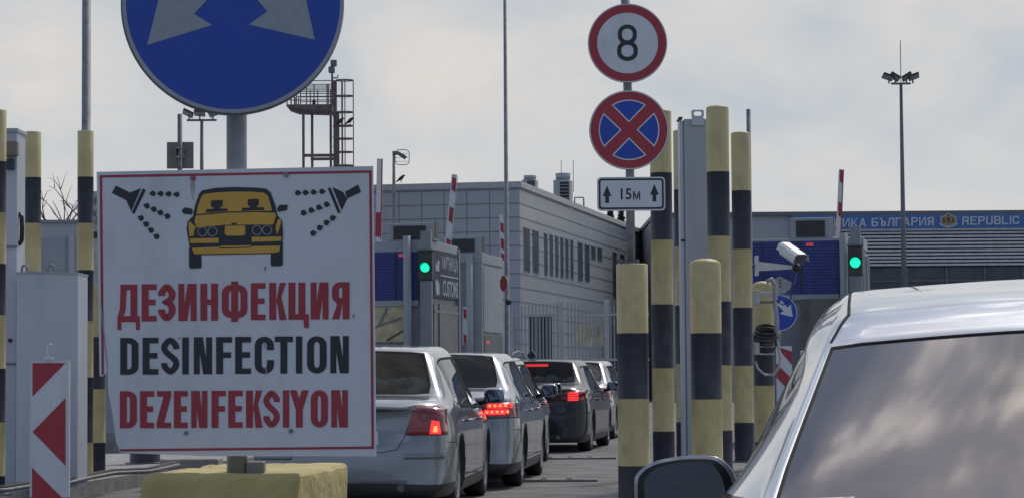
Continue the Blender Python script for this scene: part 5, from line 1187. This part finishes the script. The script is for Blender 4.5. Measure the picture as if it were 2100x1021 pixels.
    def seam(mb, pts, d, wd=.006, mm=None, off=.0015, raise_=0.):
        pts = [Vector(q) for q in pts]; Q = []
        for i in range(len(pts) - 1):
            n = max(2, int((pts[i + 1] - pts[i]).length / .05))
            for j in range(n): Q.append(pts[i].lerp(pts[i + 1], j / n))
        Q.append(pts[-1]); Hn = [hit(q, d) for q in Q]; prev = None
        for i, (h, n) in enumerate(Hn):
            t = (Hn[min(i + 1, len(Hn) - 1)][0] - Hn[max(i - 1, 0)][0]).normalized(); sv = t.cross(n).normalized() * wd / 2
            cur = (mb.bm.verts.new(h + n * off + sv), mb.bm.verts.new(h + n * (off + raise_)), mb.bm.verts.new(h + n * off - sv))
            if prev:
                for a in (0, 1):
                    f = mb.bm.faces.new((prev[a], cur[a], cur[a + 1], prev[a + 1])); f.material_index = mb.mi(mm or M['seal']); f.smooth = True
            prev = cur
    mb = MB(); tk = p.get('trunk', [(.56, .92), (.485, .68), (.42, .56), (.3, .535), (0, .53)])
    for s in (1, -1): seam(mb, [(s * x, 0, z) for x, z in tk], (0, 1, 0))
    for s in (1, -1):
        seam(mb, [(s * w, yr + .45, .42), (s * w, yr + .36, .62), (s * w, yr + .25, p['belt'] - .02)], (-s, 0, 0)); seam(mb, [(s * w, p['yM'] + .05, .26), (s * w, p['yM'] + .03, p['belt'] - .03)], (-s, 0, 0)); seam(mb, [(s * w, yf - .42, .26), (s * w, yf - .48, .8)], (-s, 0, 0)); seam(mb, [(s * w, yr + .4, .3), (s * w, yf - .4, .3)], (-s, 0, 0))
        seam(mb, [(s * w, .1, .62), (s * w, yr - .38, .60)], (-s, 0, 0))
        if p.get('ridge'): seam(mb, [(s * .62, p['yD'] - .0, 0), (s * .62, p['yH'], 0)][0:0] or [(s * p['rwD'] * .985 * w, p['yD'] - .0, 1.4), (s * p['rw'] * .865 * w, p['yD'] + .2, 1.4), (s * p['rw'] * .88 * w, p['yM'], 1.4), (s * p['rw'] * .86 * w, p['yH'] - .1, 1.4)], (0, 0, -1), .007)
    mb.build('panel_seam', root)
    mb = MB()
    for s in (1, -1): seam(mb, [(s * w, p['yD'] + .15, p['belt'] + .0), (s * w, p['yM'], p['belt'] - .012), (s * w, p['yH'] + .3, p['belt'] - .03)], (-s, 0, 0), .022, M['chrome'] if p.get('chrome') else M['seal'], .003, .004)
    mb.build('belt_trim', root)
    for s in (1, -1):
        for y in (p['yM'] - .72, p['yM'] + .35):
            h, n = hit((s * w, y, p['belt'] - .13), (-s, 0, 0)); MB().tube([h + Vector((0, -.09, 0)), h + Vector((s * .035, -.07, .003)), h + Vector((s * .035, .07, .003)), h + Vector((0, .09, 0))], .012, pm, 8).build('door_handle', root)
        # mirrors
        ym = p['yH'] + p.get('my', .42); mh = p.get('mh', .075); mw = p.get('mw', .2); mz = p.get('mz', p['belt'] + .075); x0 = w * .96; x1 = x0 + mw
        mb = MB()
        if p.get('mpoly'):
            ol = [(.262, .04), (.253, .07), (.217, .097), (.152, .112), (.087, .116), (.035, .111), (.003, .084), (-.016, .04), (-.02, -.03), (.02, -.10), (.13, -.12), (.21, -.09), (.255, -.03)]
            n_ = len(ol); sm = []
            for i in range(n_):
                p0, p1, p2, p3 = ol[i - 1], ol[i], ol[(i + 1) % n_], ol[(i + 2) % n_]
                for j in range(4):
                    t = j / 4; sm.append(tuple(.5 * (2 * p1[k] + (-p0[k] + p2[k]) * t + (2 * p0[k] - 5 * p1[k] + 4 * p2[k] - p3[k]) * t * t + (-p0[k] + 3 * p1[k] - 3 * p2[k] + p3[k]) * t ** 3) for k in (0, 1)))
            ol = sm; fm = frame((0, ym, 0)); P_ = lambda g, k: [(s * (w + .02 + .12 + (a - .12) * k), mz + b * k) for a, b in g]
            mb.prism(P_(ol, 1), -.05, -.008, p.get('mc', pm), fm); mb.prism(P_(ol, .965), -.007, .0, p.get('mc', pm), fm)
            mb.prism(P_(ol, .9), -.11, -.045, p.get('mc', pm), fm)
            mb.prism(P_(ol, .93), .0, .003, M['blackpl'], fm)
        else: mb.box((s * x0, ym, mz - mh), (s * x1, ym + .11, mz + mh), p.get('mc', pm), .045); mb.tube([(s * (w * .9), ym + .08, mz - .07), (s * (x0 + .05), ym + .06, mz - .05)], .025, M['blackpl'], 8)
        mo = mb.build('side_mirror', root)
        for f in mo.data.polygons: f.use_smooth = True
        mg = MB(); mg.prism([(s * (w + .02 + .13 + (a - .13) * .78), mz + b * .86) for a, b in ol] if p.get('mpoly') else rrect(min(s * (x0 + .02), s * (x1 - .014)), mz - mh + .016, max(s * (x0 + .02), s * (x1 - .014)), mz + mh - .016, .035), .0, .003, M['mirror'], frame((0, ym - (.004 if p.get('mpoly') else .001), 0))); mg.build('mirror_glass', mo)
        for y in (yr, yf):
            o = empty('wheel', (s * (w - .045), y, .315)); o.parent = root
            pr = [(.20, -.2), (.29, -.205), (.312, -.18), (.316, -.1), (.312, -.02), (.29, -.002), (.215, .0), (.21, -.04)]
            MB().lathe([(a, b * s) for a, b in pr], M['rubber'], 36, (0, 0, 0), 'x').build('tyre', o)
            mb = MB(); mb.lathe([(.222, -.19 * s), (.222, -.004 * s), (.205, 0), (.2, -.03 * s), (.2, -.12 * s), (.06, -.1 * s), (.001, -.1 * s)], M['rimalloy'], 32, (0, 0, 0), 'x')
            for k in range(p.get('spokes', 7)):
                a = 2 * math.pi * k / p.get('spokes', 7); rm = Matrix.Rotation(a, 3, 'X'); mb.box((-.05 * s, -.022, .03), (-.012 * s, .022, .205), M['rimalloy'], .004, rm)
            mb.lathe([(.001, -.006 * s), (.05, -.008 * s), (.055, -.05 * s)], M['rimalloy'], 16, (0, 0, 0), 'x')
            mb.lathe([(.198, -.105 * s), (.001, -.104 * s)], M['black'], 24, (0, 0, 0), 'x'); mb.build('rim', o)
    # cabin
    H_ = min(p['H'], 1.475) - max(0, p.get('rear_drop', .03) - .03) * .8
    mb = MB(); mb.box((-w * .82, p['yC'] + .12, .3), (w * .82, p['yI'] - .1, p['belt'] - .12), M['interior'], .03)
    mb.box((-w * .70, p['yC'] + .02, p['belt'] - .2), (w * .70, p['yD'] + .1, p['belt'] - .02), M['interior'], .02)
    for (x, y) in ((-.38, p['yD'] + .5), (.38, p['yD'] + .5), (-.38, p['yM'] + .2), (.38, p['yM'] + .2)):
        zs_ = (H_ - 1.475); mb.box((x - .22, y, .5), (x + .22, y + .16, 1.10 + zs_), M['interior'], .06); mb.box((x - .12, y + .02, 1.11 + zs_), (x + .12, y + .12, 1.28 + zs_), M['interior'], .04)
    mb.build('cabin', root)
    mb = MB()
    for s in (1, -1): mb.tube([(s * .45, .12, .24), (s * .45, .02, .235)], .03, M['chrome'] if p.get('chrome') else M['galvd'], 10)
    mb.build('exhaust_tip', root)
    h, n = hit((0, 0, .66), (0, 1, 0))
    pl = MB().box((-.26, h.y - .012, .60), (.26, h.y - .002, .71), M['signwhite'], .003).build('number_plate', root)
    return root, hit, patch, seam, body
M['autoglass'] = glass('auto_glass', (.70, .80, .86), see=.85, ior=1.6)
M['tintglass'] = glass('tinted_glass', (.12, .12, .14), see=.3)
M['neartint'] = mat('near_tinted_glass', (.024, .021, .026), .03, var=.2, scale=3, spec=.6, coat=0., bump=.02, bscale=2.5)
M['mirror'] = mat('mirror_face', (.15, .19, .25), .03, 1., var=.02)
def contact(px, py): 
    y = CAMH * F / (py - 775); return (X(px, y), y)
SED = dict(rw=.70, L=4.63, W=1.76, H=1.475, belt=.93, zd=1.02, yC=.62, yD=1.18, yE=1.42, yM=2.35, yH=3.0, yI=3.75, rg=M['autoglass'], wb=2.7, yr=.98)
def lamp(car, patch, cs, d=(0, 1, 0), mm='tailred', nu=10): return patch('tail_light', cs, d, M[mm], .007, nu, 6, car)
def lump(mb, c, r, m_, seed=0):
    rnd = random.Random(seed)
    for i in range(16):
        q = Vector(c) + Vector((rnd.uniform(-r, r), rnd.uniform(-.08, .08), rnd.uniform(-.02, .07))); a = rnd.uniform(.05, .09)
        s = bmesh.ops.create_icosphere(mb.bm, subdivisions=2, radius=a)
        for v in s['verts']: v.co = q + Vector((v.co.x * 1.5, v.co.y, v.co.z * .8))
        for f in {f for v in s['verts'] for f in v.link_faces}: f.material_index = mb.mi(m_); f.smooth = True
# car 1
P1 = dict(SED, zd=.965, belt=.905, rear_drop=.055, wk=.77)
c1, hit, patch, seam, body = build_car('parked_car', 'silver sedan nearest behind the disinfection sign, one brake bulb lit', P1, paint('silver_warm', (.21, .235, .265)), contact(939, 1043), .078)
for s in (1, -1):
    t = lamp(c1, patch, [(s * .55, 0, .925), (s * .80, 0, .92), (s * .83, 0, .675), (s * .49, 0, .675)])
    for rr, cx_, cz_ in ((.048, .64, .84), (.026, .64, .84)):
        mb = MB(); seam(mb, [(s * (cx_ + rr * math.cos(a * .3491)), 0, cz_ + rr * math.sin(a * .3491)) for a in range(19)], (0, 1, 0), .009, M['taildark'], .0085, .003); mb.build('lamp_ring', t)
    patch('lit_bulb', [(s * .70, 0, .80), (s * .755, 0, .79), (s * .775, 0, .685), (s * .685, 0, .685)], (0, 1, 0), M['lit'], .012, 5, 5, t)
    patch('bulb_core', [(s * .72, 0, .75), (s * .745, 0, .75), (s * .75, 0, .70), (s * .71, 0, .70)], (0, 1, 0), M['litw'], .016, 4, 4, t)
mb = MB(); seam(mb, [(-.5, 0, .29), (0, 0, .29), (.5, 0, .29)], (0, 1, 0), .03, M['galvd'], .004, .006)
for s in (1, -1): seam(mb, [(s * .48, 0, .50), (s * .70, 0, .50), (s * .80, 0, .50)], (0, 1, 0), .05, paint('silver_warm', (.21, .235, .265)), .006, .012)
mb.build('bumper_strip', c1)
mb = MB(); lump(mb, (.22, P1['yD'] - .14, 1.05), .3, M['clothes'], 3); mb.build('cloth_bundle', c1)
mb = MB(); lump(mb, (.0, P1['yD'] - .22, .99), .45, M['clothred'], 5); mb.build('red_cloth', c1)
MB().box((-.22, -.012, .80), (.24, .03, .835), M['chrome'], .008).build('trunk_handle', c1)
# car 2
P2 = dict(SED, W=1.82, H=1.46, zd=1.0, yC=.60, yD=1.1, rg=M['tintglass'], wb=2.85, L=4.85, yH=3.15, yI=3.95, yM=2.45, chrome=1, trunk=[(.60, .98), (.50, .84), (.48, .62), (0, .60)])
c2, hit, patch, seam, body = build_car('parked_car', 'silver sedan with dark tinted rear window and two rows of lit brake diodes', P2, paint('silver_cool', (.235, .265, .305)), contact(1071, 994), .085)
for s in (1, -1):
    t = lamp(c2, patch, [(s * .50, 0, .87), (s * .85, 0, .905), (s * .88, 0, .735), (s * .56, 0, .73)], (0, 1, 0))
    mb = MB(); rows = ((.865, .60, .075), (.80, .57, .058))
    for z_, x0, dx in rows:
        for k in range(4 if z_ > .83 else 5):
            h, n = hit((s * (x0 + k * .052), 0, z_), (0, 1, 0)); mb.lathe([(.001, -.010), (.010, -.008), (.014, -.003), (.014, .0)], M['litw'], 10, h + n * .012, 'y')
    mb.build('lit_diodes', t)
    for z_, x0 in ((.865, .57), (.80, .54)): patch('lit_row', [(s * x0, 0, z_ + .026), (s * (x0 + .25), 0, z_ + .026), (s * (x0 + .25), 0, z_ - .026), (s * x0, 0, z_ - .026)], (0, 1, 0), M['lit'], .009, 6, 2, t)
    patch('reflector_strip', [(s * .57, 0, .757), (s * .87, 0, .757), (s * .87, 0, .738), (s * .575, 0, .738)], (0, 1, 0), M['galvd'], .009, 8, 2, t)
# car 3
P3 = dict(SED, W=1.74, H=1.45, zd=1.0, yC=.3, yD=.75, yE=1.0, yM=2.1, yH=2.8, yI=3.5, L=4.2, wb=2.55, yr=.8, trunk=[(.6, 1.0), (.55, .5), (0, .5)])
c3, hit, patch, seam, body = build_car('parked_car', 'brown-grey car with arched roof rails mostly hidden behind the second silver sedan', P3, paint('brown_grey', (.10, .095, .095)), contact(1088, 958), .10)
for s in (1, -1):
    t = lamp(c3, patch, [(s * .66, 0, .92), (s * .84, 0, .92), (s * .87, 0, .70), (s * .70, 0, .72)]); patch('lit_bulb', [(s * .74, 0, .89), (s * .83, 0, .88), (s * .83, 0, .74), (s * .76, 0, .75)], (0, 1, 0), M['lit'], .012, 5, 5, t)
    MB().tube([(s * .58, .75, 1.40), (s * .6, .9, 1.475), (s * .6, 1.5, 1.50), (s * .6, 2.2, 1.49), (s * .58, 2.5, 1.42)], .012, M['galv'], 8).build('roof_rail', c3)
# car 4
P4 = dict(SED, W=1.84, H=1.465, zd=1.02, yC=.72, yD=1.3, yE=1.5, yM=2.5, yH=3.15, yI=3.9, L=4.9, wb=2.95, yr=1.0, chrome=0, trunk=[(.62, .95), (.58, .84), (.56, .6), (0, .58)])
c4, hit, patch, seam, body = build_car('parked_car', 'black sedan with a lit high brake bar and red-lit tail lamp', P4, mat('black_paint', (.010, .012, .02), .25, 0., var=.05, scale=2, coat=.5, spec=.3), contact(1213, 924), .13)
for s in (1, -1):
    t = lamp(c4, patch, [(s * .62, 0, .955), (s * .87, 0, .955), (s * .89, 0, .80), (s * .60, 0, .78)], (0, 1, 0)); patch('inner_lamp', [(s * .34, 0, .90), (s * .61, 0, .94), (s * .59, 0, .79), (s * .36, 0, .80)], (0, 1, 0), M['taildark'], .006, 6, 4, t)
    for k in range(4): patch('lit_bar', [(s * .60, 0, .925 - k * .036), (s * .76, 0, .93 - k * .036), (s * .755, 0, .908 - k * .036), (s * .595, 0, .903 - k * .036)], (0, 1, 0), M['lit'], .012, 5, 1, t)
MB().box((-.20, P4['yD'] - .03, 1.335), (.16, P4['yD'] + .0, 1.375), M['lit'], .004).build('high_brake_light', c4)
mb = MB(); lump(mb, (.15, P4['yD'] - .15, 1.10), .45, M['clothes'], 8); mb.build('cloth_bundle', c4)
a_ = MB().prism([(-.03, .0), (.03, 0), (.075, .05), (0, .14), (-.075, .05)], -.06, .06, M['blackpl'], frame((-.16, 1.75, 1.465))).build('roof_antenna', c4)
# car 5
P5 = dict(SED, H=1.50, W=1.78, rg=M['tintglass'])
c5, hit, patch, seam, body = build_car('parked_car', 'silver-grey car farthest ahead, largely hidden behind the black sedan', P5, paint('silver_grey', (.19, .20, .22)), contact(1262, 900), .15)
for s in (1, -1): lamp(c5, patch, [(s * .60, 0, .93), (s * .83, 0, .93), (s * .86, 0, .70), (s * .55, 0, .70)])
# near car at right
PN = dict(L=4.75, W=1.80, H=1.415, belt=.88, zd=.80, yC=.26, yD=1.5, yE=1.72, yM=2.55, yH=3.1, yI=3.95, rg=M['neartint'], wb=2.75, yr=1.0, rw=.74, wk=.82, crown=.024, rwD=.69, rear_drop=.14, ridge=1, my=-.3, mz=.82, mpoly=1, seal=.006, quarter=True, trunk=[(.6, .76), (.5, .6), (0, .6)], chrome=1)
NH = .155
fwd = Vector((math.sin(NH), math.cos(NH), 0)); rgt = Vector((math.cos(NH), -math.sin(NH), 0))
top = Vector((1.295, 5.2, 0)) - fwd * PN['yD']           # rear bumper centre
wc = top + rgt * (PN['W'] / 2 - .04) + fwd * PN['yr']
cn, hit, patch, seam, body = build_car('parked_car', 'near light silver car at the right edge with big tinted rear window', PN, paint('silver_light', (.46, .51, .58), .45, .3), (wc.x, wc.y), NH, 3, None)
for s in (1, -1): lamp(cn, patch, [(s * .55, 0, .93), (s * .80, 0, .92), (s * .84, 0, .74), (s * .55, 0, .74)])
